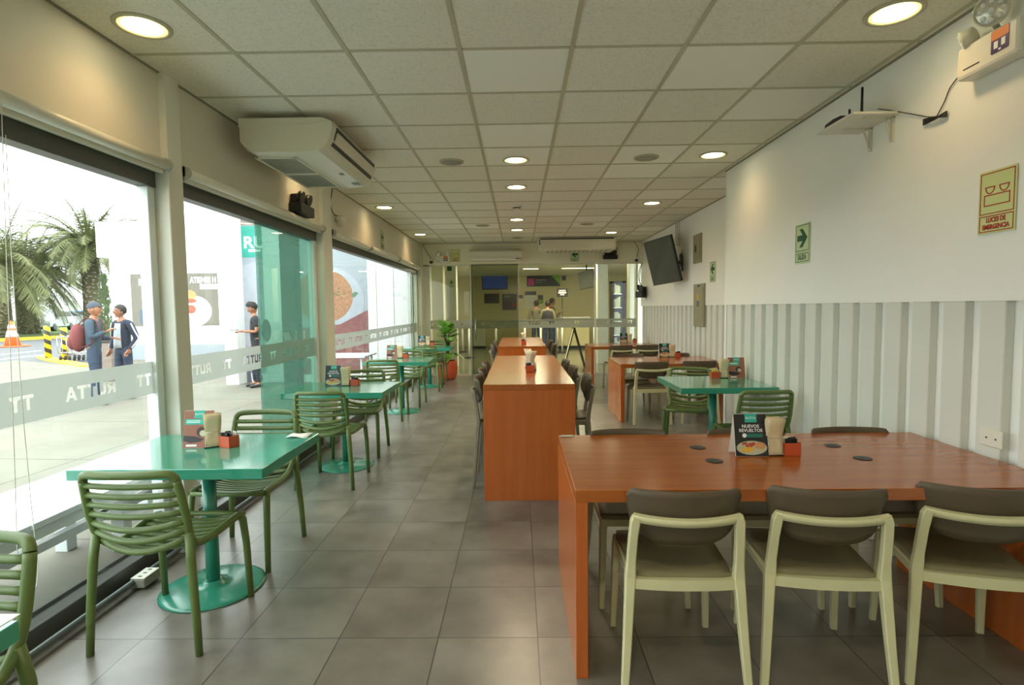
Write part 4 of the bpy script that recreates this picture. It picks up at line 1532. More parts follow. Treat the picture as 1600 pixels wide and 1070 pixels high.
for (u, v, l) in ((674, 408, 'tiny black and white sensor with a cable in the far left corner'), (994, 405, 'tiny black and white sensor with a wavy cable in the far right corner')):
    p = W(u, v, y=YF)
    t = thing('door_sensor', l, 'sensor', (p.x, YF, p.z), 0, 'small sensors above the glass partition')
    MB().box((-.03, -.05, 0), (.03, 0, .06), .005, 1).build('housing', M_white, t)
    MB().box((-.03, -.055, -.05), (.03, 0, 0), .005, 1).build('eye', M_black, t)
    sg = -1 if u < 800 else 1
    pts = [(0, -.02, .05), (sg*.10 if u < 800 else .05, -.02, .2), ((-.16) if u < 800 else -.02, -.02, .33), ((-.14) if u < 800 else -.04, -.02, CE-p.z-.01)]
    MB().tube(bez(pts, 5), .005, 6).build('cable', M_cable, t)

# potted plant by the partition
M_leaf = mat('glossy_leaf', (112, 160, 64), .3, var=.28, scale=7, spec=.6)
M_pot = mat('red_terracotta_pot', (206, 92, 56), .45, var=.05, scale=6)
M_soil = mat('potting_soil', (60, 46, 34), .9, var=.2, scale=40)
pp = W(703, 590, z=0)
t = thing('potted_plant', 'leafy green plant in a round red pot before the glass partition', 'plant', (-1.50, 11.42, 0))
MB().lathe([(.13, 0), (.165, .04), (.195, .16), (.195, .26), (.175, .36), (.165, .37), (.15, .37), (.15, .33)], n=36).build('pot', M_pot, t)
MB().lathe([(.15, .31), (.152, .335), (.05, .345)], n=24).build('soil', M_soil, t)
t.scale = (1.08, 1.08, 1.08)
rnd = random.Random(5)
st = MB()
for k in range(4):
    a_ = k*1.7
    st.tube(bez([(.02*math.cos(a_), .02*math.sin(a_), .33), (.03*math.cos(a_), .03*math.sin(a_), .6), (.07*math.cos(a_+.4), .05*math.sin(a_), .85+.07*k)], 4), [.014]*9, 6)
st.build('stems', mat('plant_stem', (70, 74, 44), .6), t)
lv = MB()
def leaf(b, base, dirv, L, wd, droop):
    d = Vector(dirv).normalized()
    side = d.cross(Vector((0, 0, 1)))
    side = side.normalized() if side.length > .1 else Vector((1, 0, 0))
    rows = []
    p = Vector(base)
    for i in range(8):
        f = i/7
        ww = wd*math.sin(PI*min(1, .08+f*.94))**.75*(1.12-.35*f)
        c = p+d*(L*f)+Vector((0, 0, -droop*f*f*L))
        up_ = Vector((0, 0, .18*ww))
        rows.append([c-side*ww+up_, c-side*ww*.5+up_*.2, c, c+side*ww*.5+up_*.2, c+side*ww+up_])
    b.sheet(rows, .003)
for k in range(22):
    a_ = k*2.399
    hgt = .62+.40*(k/21) if k > 4 else .5
    el = .05+.85*(k/21)+rnd.uniform(-.25, .25) if k > 4 else .0
    L_ = rnd.uniform(.25, .34)*(1-.2*k/21)
    leaf(lv, (.04*math.cos(a_), .04*math.sin(a_), hgt), (math.cos(a_)*math.cos(el), math.sin(a_)*math.cos(el), math.sin(el)), L_, L_*.46, rnd.uniform(.1, .5))
lv.build('leaves', M_leaf, t)

# ================================================================== people
def skin_mesh(nodes, edges, mt, name, parent, root, sub=2):
    """grow one smooth surface round a skeleton; nodes {name: (x, y, z, r)} or (x, y, z, rx, ry)"""
    names = list(nodes)
    me = bpy.data.meshes.new(name)
    me.from_pydata([nodes[k][:3] for k in names], [(names.index(a), names.index(b)) for a, b in edges], [])
    o = bpy.data.objects.new(name, me)
    COL.objects.link(o)
    o.modifiers.new('s', 'SKIN')
    if not me.skin_vertices:
        bpy.context.view_layer.objects.active = o
    for i, k in enumerate(names):
        r = nodes[k][3:]
        me.skin_vertices[0].data[i].radius = (r[0], r[-1])
        me.skin_vertices[0].data[i].use_root = (k == root)
    m = o.modifiers.new('u', 'SUBSURF')
    m.levels = sub
    m.render_levels = sub
    bpy.context.view_layer.update()
    r = bpy.data.meshes.new_from_object(o.evaluated_get(bpy.context.evaluated_depsgraph_get()))
    bpy.data.objects.remove(o)
    bpy.data.meshes.remove(me)
    return r
def mesh_into(mb, me):
    t = MB()
    t.bm.from_mesh(me)
    for f in t.bm.faces: f.smooth = True
    mb.merge(t)
    bpy.data.meshes.remove(me)
M_skin = mat('skin', (162, 112, 84), .5, var=.05, scale=20)
M_hair = mat('black_hair', (34, 28, 26), .6, var=.2, scale=40)
M_shoe = mat('dark_shoe', (38, 36, 38), .5)
M_eye = mat('eye_white', (230, 230, 225), .3)
M_lip = mat('lips', (158, 92, 80), .5)
def cloth(name, col): return MATS.get(name) or mat(name, col, .85, var=.08, scale=14, bump=.1, bscale=40)
def lerp3(a, b, f): return tuple(a[i]+(b[i]-a[i])*f for i in range(3))
def person(label, loc, rz, H, top, bottom, arms, long_sleeve=True, hair='short', turn=0, nod=0, lean=0, shirtm=None, belly=1.0, step=.03, group=None):
    """standing figure, front towards +y; arms = ((elbow, wrist) right, (elbow, wrist) left) in metres for a 1.7 m body"""
    t = thing('person', label, 'person', loc, rz, group)
    k = H/1.7
    t.scale = (k, k, k)
    s = lambda sg, x, y, z: (sg*x, y, z)
    J = {'pelvis': (0, 0, .93), 'waist': (0, -.005, 1.06), 'chest': (0, -.005+lean*.5, 1.24), 'neckb': (0, lean, 1.40), 'neck': (0, .008+lean, 1.455), 'headb': (0, .02+lean, 1.50)}
    for i, sg in enumerate((1, -1)):
        n = 'RL'[i]
        J['sh'+n] = s(sg, .165, lean*.9-.005, 1.365)
        J['el'+n] = arms[i][0]
        J['wr'+n] = arms[i][1]
        J['hip'+n] = s(sg, .085, 0, .885)
        J['kn'+n] = s(sg, .098, .015+step*sg*.6, .49)
        J['an'+n] = s(sg, .105, -.02+step*sg, .085)
        J['toe'+n] = s(sg, .125, .115+step*sg, .035)
    b = MB()
    nd = {'pelvis': J['pelvis']+(.11, .085), 'waist': J['waist']+(.105, .08), 'chest': J['chest']+(.13, .09), 'neckb': J['neckb']+(.07, .06), 'neck': J['neck']+(.05,), 'headb': J['headb']+(.048,)}
    ed = [('pelvis', 'waist'), ('waist', 'chest'), ('chest', 'neckb'), ('neckb', 'neck'), ('neck', 'headb')]
    for n in 'RL':
        nd['sh'+n] = J['sh'+n]+(.052,); nd['el'+n] = J['el'+n]+(.036,); nd['wr'+n] = J['wr'+n]+(.024,)
        nd['hip'+n] = J['hip'+n]+(.075,); nd['kn'+n] = J['kn'+n]+(.050,); nd['an'+n] = J['an'+n]+(.034,); nd['toe'+n] = J['toe'+n]+(.028,)
        ed += [('neckb', 'sh'+n), ('sh'+n, 'el'+n), ('el'+n, 'wr'+n), ('pelvis', 'hip'+n), ('hip'+n, 'kn'+n), ('kn'+n, 'an'+n), ('an'+n, 'toe'+n)]
    mesh_into(b, skin_mesh(nd, ed, M_skin, 'body', t, 'pelvis'))
    # head
    hc = Vector((0, .03+lean, 1.585))
    R = Matrix.Rotation(turn, 3, 'Z') @ Matrix.Rotation(-nod, 3, 'X')
    h = MB()
    h.ball((0, 0, 0), (.073, .092, .112), 20, 14)
    for v in h.bm.verts:
        if v.co.z < -.02:
            f = (-.02-v.co.z)/.09
            v.co.x *= 1-.28*f
            if v.co.y < 0: v.co.y *= 1-.35*f
    h.ball((0, .094, -.012), (.013, .018, .026), 10, 8)          # nose
    h.ball((0, .055, -.088), (.026, .030, .020), 10, 8)          # chin
    for sg in (1, -1):
        h.ball((sg*.074, -.005, -.01), (.010, .020, .031), 10, 8)  # ears
        h.ball((sg*.03, .08, .028), (.022, .014, .006), 8, 6)     # brow
    M4 = Matrix.Translation(hc) @ R.to_4x4()
    b.merge(h, mat4=M4)
    # hands
    for i, n in enumerate('RL'):
        sg = (1, -1)[i]
        w0, e0 = Vector(J['wr'+n]), Vector(J['el'+n])
        d = (w0-e0).normalized()
        side = d.cross(Vector((0, 0, 1)))
        side = side.normalized() if side.length > .2 else Vector((0, 1, 0))
        nrm = side.cross(d).normalized()
        if abs(d.z) > .8: side, nrm = Vector((0, 1, 0)), Vector((-sg, 0, 0))
        pc = w0+d*.045
        rows = []
        for a in range(5):
            fa = a/4
            rows.append([w0+d*(.0+.085*fa)+side*((-1+q*.5)*(.026+.014*math.sin(fa*PI*.6)))-nrm*.006*abs(-1+q*.5) for q in range(5)])
        b.sheet(rows, .026)
        for q, L_ in enumerate((.068, .078, .074, .058)):
            o = w0+d*.078+side*(-.031+.0205*q)
            b.tube([o, o+d*L_*.4-nrm*.004, o+d*L_*.72-nrm*.020, o+d*L_*.88-nrm*.036], [.0092, .0088, .0082, .0066], 7)
        o = w0+d*.025-side*.03
        b.tube([o, o-side*.022+d*.022-nrm*.008, o-side*.026+d*.052-nrm*.016], [.012, .0105, .0085], 7)
    b.build('body', M_skin, t)
    # face details
    f = MB(); g = MB()
    for sg in (1, -1):
        f.merge(_ball((sg*.029, .083, .012), (.011, .006, .006)), mat4=M4)
        g.merge(_ball((sg*.029, .088, .012), (.005, .004, .005)), mat4=M4)
        g.merge(_ball((sg*.03, .089, .033), (.018, .006, .004)), mat4=M4)
    f.build('eyes', M_eye, t); g.build('pupils_and_brows', M_hair, t)
    f = MB(); f.merge(_ball((0, .084, -.052), (.022, .008, .007)), mat4=M4); f.build('mouth', M_lip, t)
    # hair or cap
    f = MB()
    hb = MB(); hb.ball((0, -.010, .022), (.086, .100, .110), 24, 16)
    kill = [v for v in hb.bm.verts if (v.co.y > .06 and v.co.z < .058) or v.co.z < (-.05 if hair != 'cap' else .02) or (v.co.y > .03 and v.co.z < .03)]
    bmesh.ops.delete(hb.bm, geom=kill, context='VERTS')
    if hair == 'tuft':
        for v in hb.bm.verts:
            if v.co.z > .07 and v.co.y > -.02: v.co.z += .02; v.co.y += .015
    f.merge(hb, mat4=M4)
    if hair == 'cap':
        br = MB(); br.prism(ell(0, .10, .06, .05, 16), 'z', .045, .052); f.merge(br, mat4=M4)
    f.build('cap' if hair == 'cap' else 'hair', cloth('grey_cap_cloth', (70, 78, 90)) if hair == 'cap' else M_hair, t)
    # top
    g_ = 1.0 if long_sleeve else .95
    nd = {'pelvis': (0, -.0, .84, .128*belly, .108*belly), 'waist': (0, .0, 1.05, .135*belly, .105*belly), 'chest': J['chest']+(.150, .108), 'neckb': (0, lean-.004, 1.395, .088, .070)}
    ed = [('pelvis', 'waist'), ('waist', 'chest'), ('chest', 'neckb')]
    for i, n in enumerate('RL'):
        nd['sh'+n] = J['sh'+n]+(.070*g_,)
        e, w0 = J['el'+n], J['wr'+n]
        if long_sleeve:
            nd['el'+n] = e+(.053,); nd['wr'+n] = lerp3(e, w0, .97)+(.036,)
            ed += [('neckb', 'sh'+n), ('sh'+n, 'el'+n), ('el'+n, 'wr'+n)]
        else:
            nd['el'+n] = lerp3(J['sh'+n], e, .72)+(.058,)
            ed += [('neckb', 'sh'+n), ('sh'+n, 'el'+n)]
    c = MB(); mesh_into(c, skin_mesh(nd, ed, top, 'jacket', t, 'pelvis'))
    c.build('jacket' if long_sleeve else 't_shirt', top, t)
    # trousers
    nd = {'belt': (0, 0, 1.05, .100, .078), 'pelvis': (0, 0, .95, .116, .09)}
    ed = [('belt', 'pelvis')]
    for n in 'RL':
        nd['hip'+n] = J['hip'+n]+(.088,); nd['kn'+n] = J['kn'+n]+(.068,); a = J['an'+n]
        nd['an'+n] = (a[0], a[1], .09, .062)
        ed += [('pelvis', 'hip'+n), ('hip'+n, 'kn'+n), ('kn'+n, 'an'+n)]
    c = MB(); mesh_into(c, skin_mesh(nd, ed, bottom, 'trousers', t, 'pelvis'))
    c.build('trousers', bottom, t)
    for n in 'RL':
        a, to = Vector(J['an'+n]), Vector(J['toe'+n])
        c = MB()
        c.tube([(a.x, a.y-.05, .045), (a.x, a.y, .05), ((a.x+to.x)/2, (a.y+to.y)/2, .043), (to.x, to.y+.03, .034), (to.x, to.y+.06, .03)], [.034, .044, .044, .042, .022], 12, flat=.8)
        c.build('shoe', M_shoe, t)
    return t
def _ball(c, r):
    m = MB(); m.ball(c, r, 10, 8); return m

# ================================================================== outside
GZ = -.05
M_pave = None
def pave_mat():
    m, n, b = new_mat('concrete_pavement')
    t = n.nodes.new('ShaderNodeTexCoord')
    no = n.nodes.new('ShaderNodeTexNoise'); no.inputs['Scale'].default_value = 1.1; no.inputs['Detail'].default_value = 9; no.inputs['Roughness'].default_value = .65
    n.links.new(t.outputs['Object'], no.inputs['Vector'])
    r = n.nodes.new('ShaderNodeValToRGB')
    r.color_ramp.elements[0].color = rgb(108, 105, 92); r.color_ramp.elements[0].position = .3
    r.color_ramp.elements[1].color = rgb(124, 121, 107); r.color_ramp.elements[1].position = .7
    n.links.new(no.outputs['Fac'], r.inputs[0])
    mp = n.nodes.new('ShaderNodeMapping'); mp.inputs['Rotation'].default_value = (0, 0, .06); mp.inputs['Location'].default_value = (.35, .4, 0)
    n.links.new(t.outputs['Object'], mp.inputs[0])
    br = n.nodes.new('ShaderNodeTexBrick'); br.offset = 0
    br.inputs['Scale'].default_value = 1
    br.inputs['Brick Width'].default_value = 2.3; br.inputs['Row Height'].default_value = 1.9; br.inputs['Mortar Size'].default_value = .012
    n.links.new(mp.outputs[0], br.inputs['Vector'])
    mi = n.nodes.new('ShaderNodeMix'); mi.data_type = 'RGBA'
    n.links.new(br.outputs['Fac'], mi.inputs[0]); n.links.new(r.outputs[0], mi.inputs[6]); mi.inputs[7].default_value = rgb(90, 87, 75)
    n.links.new(mi.outputs[2], b.inputs['Base Color'])
    b.inputs['Roughness'].default_value = .8
    return m
M_pave = pave_mat()
M_road = mat('pale_asphalt', (92, 94, 95), .85, var=.06, scale=1.5)
M_grass = mat('grass', (80, 108, 40), .9, var=.25, scale=3, bump=.4, bscale=30)
M_yellow = mat('yellow_road_paint', (232, 184, 40), .6, var=.06, scale=4)
M_line = mat('white_road_paint', (226, 226, 220), .6, var=.04, scale=4)
M_bwhite = mat('white_render', (232, 234, 232), .7, var=.02, scale=1)
M_bgrey = mat('grey_plinth_paint', (150, 158, 164), .7, var=.03, scale=1)
def ground(name, pix, z, m, extra=None, th=.04):
    P = [W(u, v, z=z) if isinstance(u, (int, float)) and v is not None else Vector(u) for u, v in pix]
    o = MB().prism([(p.x, p.y) for p in P], 'z', z-th, z).build(name, m)
    return struct(o)
struct(MB().box((-240, -40, GZ-.06), (-2.19, 340, GZ-.03)).build('ground', M_road))
A_ = W(0, 572, z=GZ-.01); B_ = W(130, 575, z=GZ-.01); C_ = W(205, 553, z=GZ-.01)
pv = [(-2.2, -8), (-2.2, 30), (-16.5, 30)]+[(W(u, v, z=GZ).x, W(u, v, z=GZ).y) for u, v in ((176, 549), (150, 562), (128, 572), (60, 566), (26, 563))]+[(W(0, 566, z=GZ).x, W(0, 566, z=GZ).y), (-24, 12), (-24, -8)]
struct(MB().prism(pv[::-1], 'z', GZ-.05, GZ).build('pavement', M_pave))
# grass verge with yellow kerb
ca, cb, cc = W(-60, 536, z=GZ), W(0, 532.5, z=GZ), W(109, 526.5, z=GZ)
cd = cc+(cc-cb)*1.2
far = [(cd.x, 130), (-160, 130), (-160, ca.y)]
struct(MB().prism([(p.x, p.y) for p in (ca, cb, cc, cd)]+far, 'z', GZ-.03, GZ+.10).build('grass_verge', M_grass))
k_ = MB()
def strip_poly(P, w):
    out = []
    n = len(P)
    L, R_ = [], []
    for i, p in enumerate(P):
        d = (P[min(i+1, n-1)]-P[max(i-1, 0)]); d.z = 0; d.normalize()
        s_ = Vector((d.y, -d.x, 0))
        L.append((p.x+s_.x*w/2, p.y+s_.y*w/2)); R_.append((p.x-s_.x*w/2, p.y-s_.y*w/2))
    return L+R_[::-1]
struct(MB().prism(strip_poly([ca, cb, cc, cd], .5), 'z', GZ-.03, GZ+.13).build('kerb', M_yellow))
isl = [W(u, v, z=GZ+.02) for u, v in ((66, 556.5), (84, 561.5), (110, 566), (136, 571.5))]
struct(MB().prism(strip_poly(isl, .34), 'z', GZ-.03, GZ+.03).build('kerb', M_yellow))
wl_ = [W(-30, 563.5, z=GZ), W(66, 553.5, z=GZ)]
struct(MB().prism(strip_poly(wl_, .22), 'z', GZ-.03, GZ-.02).build('road_line', M_line))
wl_ = [W(0, 553, z=GZ), W(62, 547, z=GZ)]
struct(MB().prism(strip_poly(wl_, .15), 'z', GZ-.03, GZ-.02).build('road_line', M_line))

# traffic cone
p = W(20, 541, z=GZ)
t = thing('traffic_cone', 'orange traffic cone with white bands on the road', 'traffic cone', (p.x, p.y, GZ-.02))
M_orange = mat('orange_cone_rubber', (240, 110, 50), .6)
k2 = 1.3
MB().box((-.36*k2, -.36*k2, 0), (.36*k2, .36*k2, .05), .01, 1).build('base', M_orange, t)
MB().lathe([(.24*k2, .04), (.06*k2, .90*k2), (.035*k2, .92*k2)], n=24).build('cone', M_orange, t)
MB().lathe([(.188*k2, .36*k2), (.132*k2, .58*k2)], n=24).build('reflective_band', M_whiteink, t)
MB().lathe([(.118*k2, .66*k2), (.092*k2, .78*k2)], n=24).build('reflective_band', M_whiteink, t)
# striped bollards
def stripe_mat():
    m, n, b = new_mat('black_and_yellow_diagonal_stripes')
    t = n.nodes.new('ShaderNodeTexCoord')
    sp = n.nodes.new('ShaderNodeSeparateXYZ'); n.links.new(t.outputs['Object'], sp.inputs[0])
    a = n.nodes.new('ShaderNodeMath'); a.operation = 'ARCTAN2'
    n.links.new(sp.outputs[1], a.inputs[0]); n.links.new(sp.outputs[0], a.inputs[1])
    mu = n.nodes.new('ShaderNodeMath'); mu.operation = 'MULTIPLY_ADD'; mu.inputs[1].default_value = 1/(2*PI)
    z = n.nodes.new('ShaderNodeMath'); z.operation = 'MULTIPLY'; z.inputs[1].default_value = 3.3
    n.links.new(sp.outputs[2], z.inputs[0]); n.links.new(a.outputs[0], mu.inputs[0]); n.links.new(z.outputs[0], mu.inputs[2])
    fr = n.nodes.new('ShaderNodeMath'); fr.operation = 'FRACT'; n.links.new(mu.outputs[0], fr.inputs[0])
    g = n.nodes.new('ShaderNodeMath'); g.operation = 'GREATER_THAN'; g.inputs[1].default_value = .5; n.links.new(fr.outputs[0], g.inputs[0])
    mi = n.nodes.new('ShaderNodeMix'); mi.data_type = 'RGBA'
    n.links.new(g.outputs[0], mi.inputs[0]); mi.inputs[6].default_value = rgb(244, 204, 30); mi.inputs[7].default_value = rgb(58, 56, 50)
    n.links.new(mi.outputs[2], b.inputs['Base Color']); b.inputs['Roughness'].default_value = .5
    return m
M_stripe = stripe_mat()
for u, v, l in ((76, 560, 'black and yellow striped bollard, left of the pair'), (102, 562, 'black and yellow striped bollard, right of the pair beside the carts')):
    p = W(u, v, z=GZ)
    q = (W(u, 509 if u < 90 else 512, y=p.y)).z
    o = MB().lathe([(.092, 0), (.092, q-GZ-.04), (.07, q-GZ), (.01, q-GZ+.01)], n=24).build('striped_bollard', M_stripe)
    o.location = (p.x, p.y, GZ)
    tag(o, l, 'bollard', 'striped bollards at the kerb')
# luggage carts
t0 = None
for i, u in enumerate((113, 120, 127, 134)):
    p = W(u, 562.5, z=GZ)
    l = 'steel luggage cart behind the striped bollards, %s' % ('nearest the bollard', 'second from the bollard', 'third from the bollard', 'last, beside the man with the backpack')[i]
    if t0 is None:
        t = t0 = thing('luggage_cart', l, 'luggage cart', p, .4, 'nested luggage carts')
        b = MB()
        for sx_ in (-.28, .28):
            b.tube([(sx_, -.3, .78), (sx_, -.25, .25), (sx_, .30, .16)], .012, 6)
        b.tube([(-.28, -.3, .78), (.28, -.3, .78)], .014, 6); b.tube([(-.28, .30, .16), (.28, .30, .16)], .015, 6)
        for yy in (-.2, 0, .2): b.tube([(-.28, yy, .26), (.28, yy, .26)], .01, 5)
        b.build('frame', M_steel, t)
        b = MB()
        for sx_, yy in ((-.24, -.2), (.24, -.2), (0, .26)):
            b.cyl((sx_-.02, yy, .08), (sx_+.02, yy, .08), .08, n=14)
        b.build('wheels', M_black, t)
        MB().cyl((-.2, -.3, .78), (.2, -.3, .78), .02, n=8).build('handle_grip', mat('blue_grip', (70, 110, 200), .5), t)
    else:
        dup(t0, p, .4, l)

# two men talking, one with a backpack
p = W(150, 600, y=9.0)
C_jk, C_jn = cloth('slate_jacket_cloth', (62, 78, 92)), cloth('dark_blue_trouser_cloth', (52, 66, 88))
man1 = person('person in a dark jacket and grey cap with a red backpack, standing outside left', (p.x, 9.0, GZ), -PI/2+.35, 1.70, C_jk, C_jn,
              (((.235, .05, 1.12), (.12, .22, 1.22)), ((-.235, .02, 1.10), (-.16, .21, 1.10))), hair='cap', lean=.01, belly=1.08)
t = thing('backpack', 'maroon backpack worn by the man in the grey cap', 'backpack', (p.x, 9.0, GZ), -PI/2+.35)
M_bag = cloth('maroon_backpack_cloth', (122, 62, 62))
b = MB(); b.ball((0, -.205, 1.12), (.155, .115, .235), 20, 14); b.build('main_bag', M_bag, t)
b = MB(); b.ball((0, -.29, 1.05), (.12, .06, .125), 16, 10); b.build('front_pocket', M_bag, t)
for sg in (1, -1):
    MB().tube(bez([(sg*.10, -.16, 1.34), (sg*.125, -.04, 1.445), (sg*.125, .10, 1.38), (sg*.14, .125, 1.2), (sg*.15, .0, 1.02), (sg*.13, -.16, .96)], 4), .014, 6, flat=.5).build('strap', M_bag, t)
p = W(196, 600, y=9.6)
C_nj, C_gt = cloth('navy_track_jacket_cloth', (40, 48, 66)), cloth('grey_t_shirt_cloth', (176, 182, 186))
man2 = person('person in a navy track jacket with white stripes over a grey shirt', (p.x, 9.6, GZ), PI-.25, 1.66, C_nj, C_jn,
              (((.265, -.05, 1.10), (.215, .07, .90)), ((-.265, -.05, 1.10), (-.215, .07, .90))), belly=1.12, turn=-.35)
rows = []
for i in range(7):
    u_ = -1+i/3
    rows.append([Vector((u_*(.055+.03*(1-j/6)), .150-.05*u_*u_-.035*(j/6)**3*1.0, .93+j/6*.44)) for j in range(7)])
MB().sheet(rows, .02).build('grey_shirt', C_gt, man2)
for sg in (1, -1):
    b = MB(); b.tube([(sg*.225, .02, 1.37), (sg*.275, .0, 1.24), (sg*.315, -.045, 1.10), (sg*.285, .02, .99), (sg*.262, .06, .93)], .012, 6); b.build('sleeve_stripe', M_whiteink, man2)
b = MB()
for sg in (1, -1):
    b.tube([(sg*.052+.022*math.cos(a), .128, 1.597+.018*math.sin(a)) for a in [2*PI*q/12 for q in range(12)]], .0025, 4, closed=True)
    b.tube([(sg*.074, .125, 1.60), (sg*.08, .03, 1.60)], .0025, 4)
b.build('glasses', M_black, man2)
# young man reading his phone
p = W(402, 600, y=10.9)
C_bt, C_bk = cloth('black_t_shirt_cloth', (42, 44, 48)), cloth('black_trouser_cloth', (38, 40, 46))
man3 = person('young person in a black t-shirt looking at a phone by the posters', (p.x, 10.9, GZ), PI/2+.5, 1.70, C_bt, C_bk,
              (((.215, -.03, 1.12), (.10, .21, 1.13)), ((-.215, -.02, 1.12), (-.075, .23, 1.13))), long_sleeve=False, hair='tuft', nod=.45)
t = thing('mobile_phone', 'dark phone held by the young man in black', 'phone', (p.x, 10.9, GZ), PI/2+.5)
MB().box((-.037, .30, 1.155), (.037, .46, 1.165), .003, 1).build('body', M_black, t)
MB().box((-.033, .305, 1.165), (.033, .455, 1.1658)).build('screen', mat('phone_screen', (90, 110, 130), .1), t)
t = thing('shoulder_bag', 'dark backpack on the back of the young man in black', 'backpack', (p.x, 10.9, GZ), PI/2+.5)
b = MB(); b.ball((0, -.205, 1.13), (.15, .09, .23), 18, 12); b.build('main_bag', C_bk, t)
# brown cabinet between the men
p = W(172, 600, y=12.2)
t = thing('waste_bin', 'waist-high brown box standing between the two men', 'bin', (p.x, 12.2, GZ))
MB().box((-.22, -.2, 0), (.22, .2, .86), .01, 1).build('body', mat('brown_bin_panel', (132, 118, 108), .7), t)
MB().box((-.24, -.22, .86), (.24, .22, 1.0), .02, 2).build('lid', M_dark, t)

# ---- white building with the burger poster
yb = 17.5
x0 = W(157, 500, y=yb).x
z1 = W(157, 346, y=yb).z; z2 = W(157, 402, y=yb).z; x1 = W(170, 402, y=yb).x; x9 = W(362, 300, y=yb).x
b = MB()
b.box((x0, yb, z2), (x9, yb+8, z1)); b.box((x1, yb, GZ-.02), (x9, yb+8, z2))
b.box((W(330, 300, y=yb).x, yb+.0, z1), (-6.2, yb+8, z1+2.0))
bo = b.build('building_outside', M_bwhite)
tag(bo, 'plain white building across the forecourt carrying the burger poster', 'building')
MB().box((x1+.0, yb-.03, GZ), (x9, yb, W(300, 538, y=yb).z)).build('plinth', M_bgrey, bo)
# attached front with pillar and poster wall
yf = 11.6
xf0, xf1 = W(345, 400, y=yf-.35).x, W(365, 400, y=yf-.35).x
b = MB()
b.box((xf0, yf-.35, GZ-.02), (xf1, 18.5, 6.2))
b.box((xf1, yf, GZ-.02), (-2.24, yf+.3, 6.2))
fo = b.build('poster_wall', M_bwhite)
tag(fo, 'white wall with a pillar outside the second window, carrying the restaurant posters', 'wall')
b = MB()
for u in (588, 615):
    x = W(u, 450, y=yf).x
    b.box((x-.006, yf-.004, GZ), (x+.006, yf+.002, 4))
b.build('panel_joint', M_grille, fo)
# poster with the teal header
def wx(u): return W(u, 450, y=yf).x
def wz(v, u=400): return W(u, v, y=yf).z
Mp = frame_mat((0, yf-.004, 0), (1, 0, 0), (0, 0, 1))
pa, pb = wx(366), wx(412)
t = thing('wall_poster', 'tall poster with a teal RUTTA header behind the young man', 'poster', (0, 0, 0))
M_pale = mat('pale_blue_grey_print', (146, 154, 164), .5, var=.04, scale=2)
plate(Mp, pb-pa, wz(340)-0.15, .004, x=(pa+pb)/2, y=(wz(340)+.15)/2).build('sheet', M_pale, t)
plate(Mp, pb-pa, wz(353)-wz(402), .003, x=(pa+pb)/2, y=(wz(353)+wz(402))/2, z=.004).build('teal_header', MATS.get('outdoor_teal_print') or mat('outdoor_teal_print', (40, 150, 134), .5), t)  # header in its own even teal, deeper than on the menu cards
plate(Mp, pb-pa, wz(337)-wz(352), .003, x=(pa+pb)/2, y=(wz(337)+wz(352))/2, z=.004).build('dark_strip', mat('brown_grey_print', (132, 118, 116), .5), t)
text_mb('RU', .34, Mp @ Matrix.Translation((wx(383), (wz(369)+wz(387))/2-.02, .008)), .001, align='LEFT', bold=.008, sx=1.1).build('lettering', M_whiteink, t)
plate(Mp, .26, .05, .001, x=wx(391)+.13, y=wz(391.5), z=.008).build('small_print', M_whiteink, t)
# big dish picture reaching into the poster
flatpoly(Mp, [(x, y) for x, y in ell(wx(418), wz(480), 1.0, 1.0, 40) if pa+.01 < x < pb-.01], .005, .002).build('dish_picture', mat('white_dish_print', (164, 168, 176), .5), t)
b = flatpoly(Mp, [(pa+.01, wz(462)), (pa+.10, wz(485)), (pa+.22, wz(530)), (pa+.3, wz(597)), (pa+.01, wz(597))], .0045, .001)
b.build('dark_picture', mat('slate_print', (96, 98, 108), .5, var=.1, scale=3), t)
# rice poster
pa, pb = wx(462), wx(574)
t = thing('wall_poster', 'huge pale blue poster of a rice dish on a red cloth', 'poster', (0, 0, 0))
plate(Mp, pb-pa, 3.6, .004, x=(pa+pb)/2, y=2.05).build('sheet', mat('light_blue_print', (150, 160, 166), .5, var=.03, scale=2), t)
cxr, czr = wx(506), wz(464)
rr = (wx(553)-wx(508))
def clipx(P): return [(max(pa+.005, min(pb-.005, x)), y) for x, y in P]
flatpoly(Mp, clipx(ell(cxr-.02, czr-.12, rr*1.42, rr*1.25, 48)), .0045, .001).build('plate_picture', mat('blue_white_plate_print', (164, 172, 180), .5), t)
M_rice = mat('rice_print', (160, 118, 86), .6, var=.5, scale=48, )
flatpoly(Mp, clipx(ell(cxr, czr, rr, rr*.92, 40)), .006, .002).build('rice_picture', M_rice, t)
b = MB()
rnd = random.Random(9)
for i in range(26):
    a_ = rnd.uniform(0, 2*PI); q = rnd.uniform(.1, .9)
    b.merge(flatpoly(Mp, ell(cxr+rr*q*math.cos(a_), czr+rr*.8*q*math.sin(a_), rnd.uniform(.015, .05), rnd.uniform(.01, .03), 7), .0085+i*.00001, .0006))
b.build('herb_picture', mat('herb_print', (104, 104, 70), .5), t)
flatpoly(Mp, [(cxr+rr*.94, czr+.02), (cxr+rr*1.08, czr+.09), (cxr+rr*1.2, czr+.06), (cxr+rr*1.04, czr-.04)], .0085, .0006).build('leaf_picture', mat('leaf_print', (92, 124, 96), .5), t)
flatpoly(Mp, [(pa+.005, wz(514)), (wx(530), wz(508)), (pb-.005, wz(486)), (pb-.005, .12), (pa+.005, .12)], .0065, .001).build('red_cloth_picture', mat('red_cloth_print', (132, 84, 84), .6, var=.14, scale=16), t)
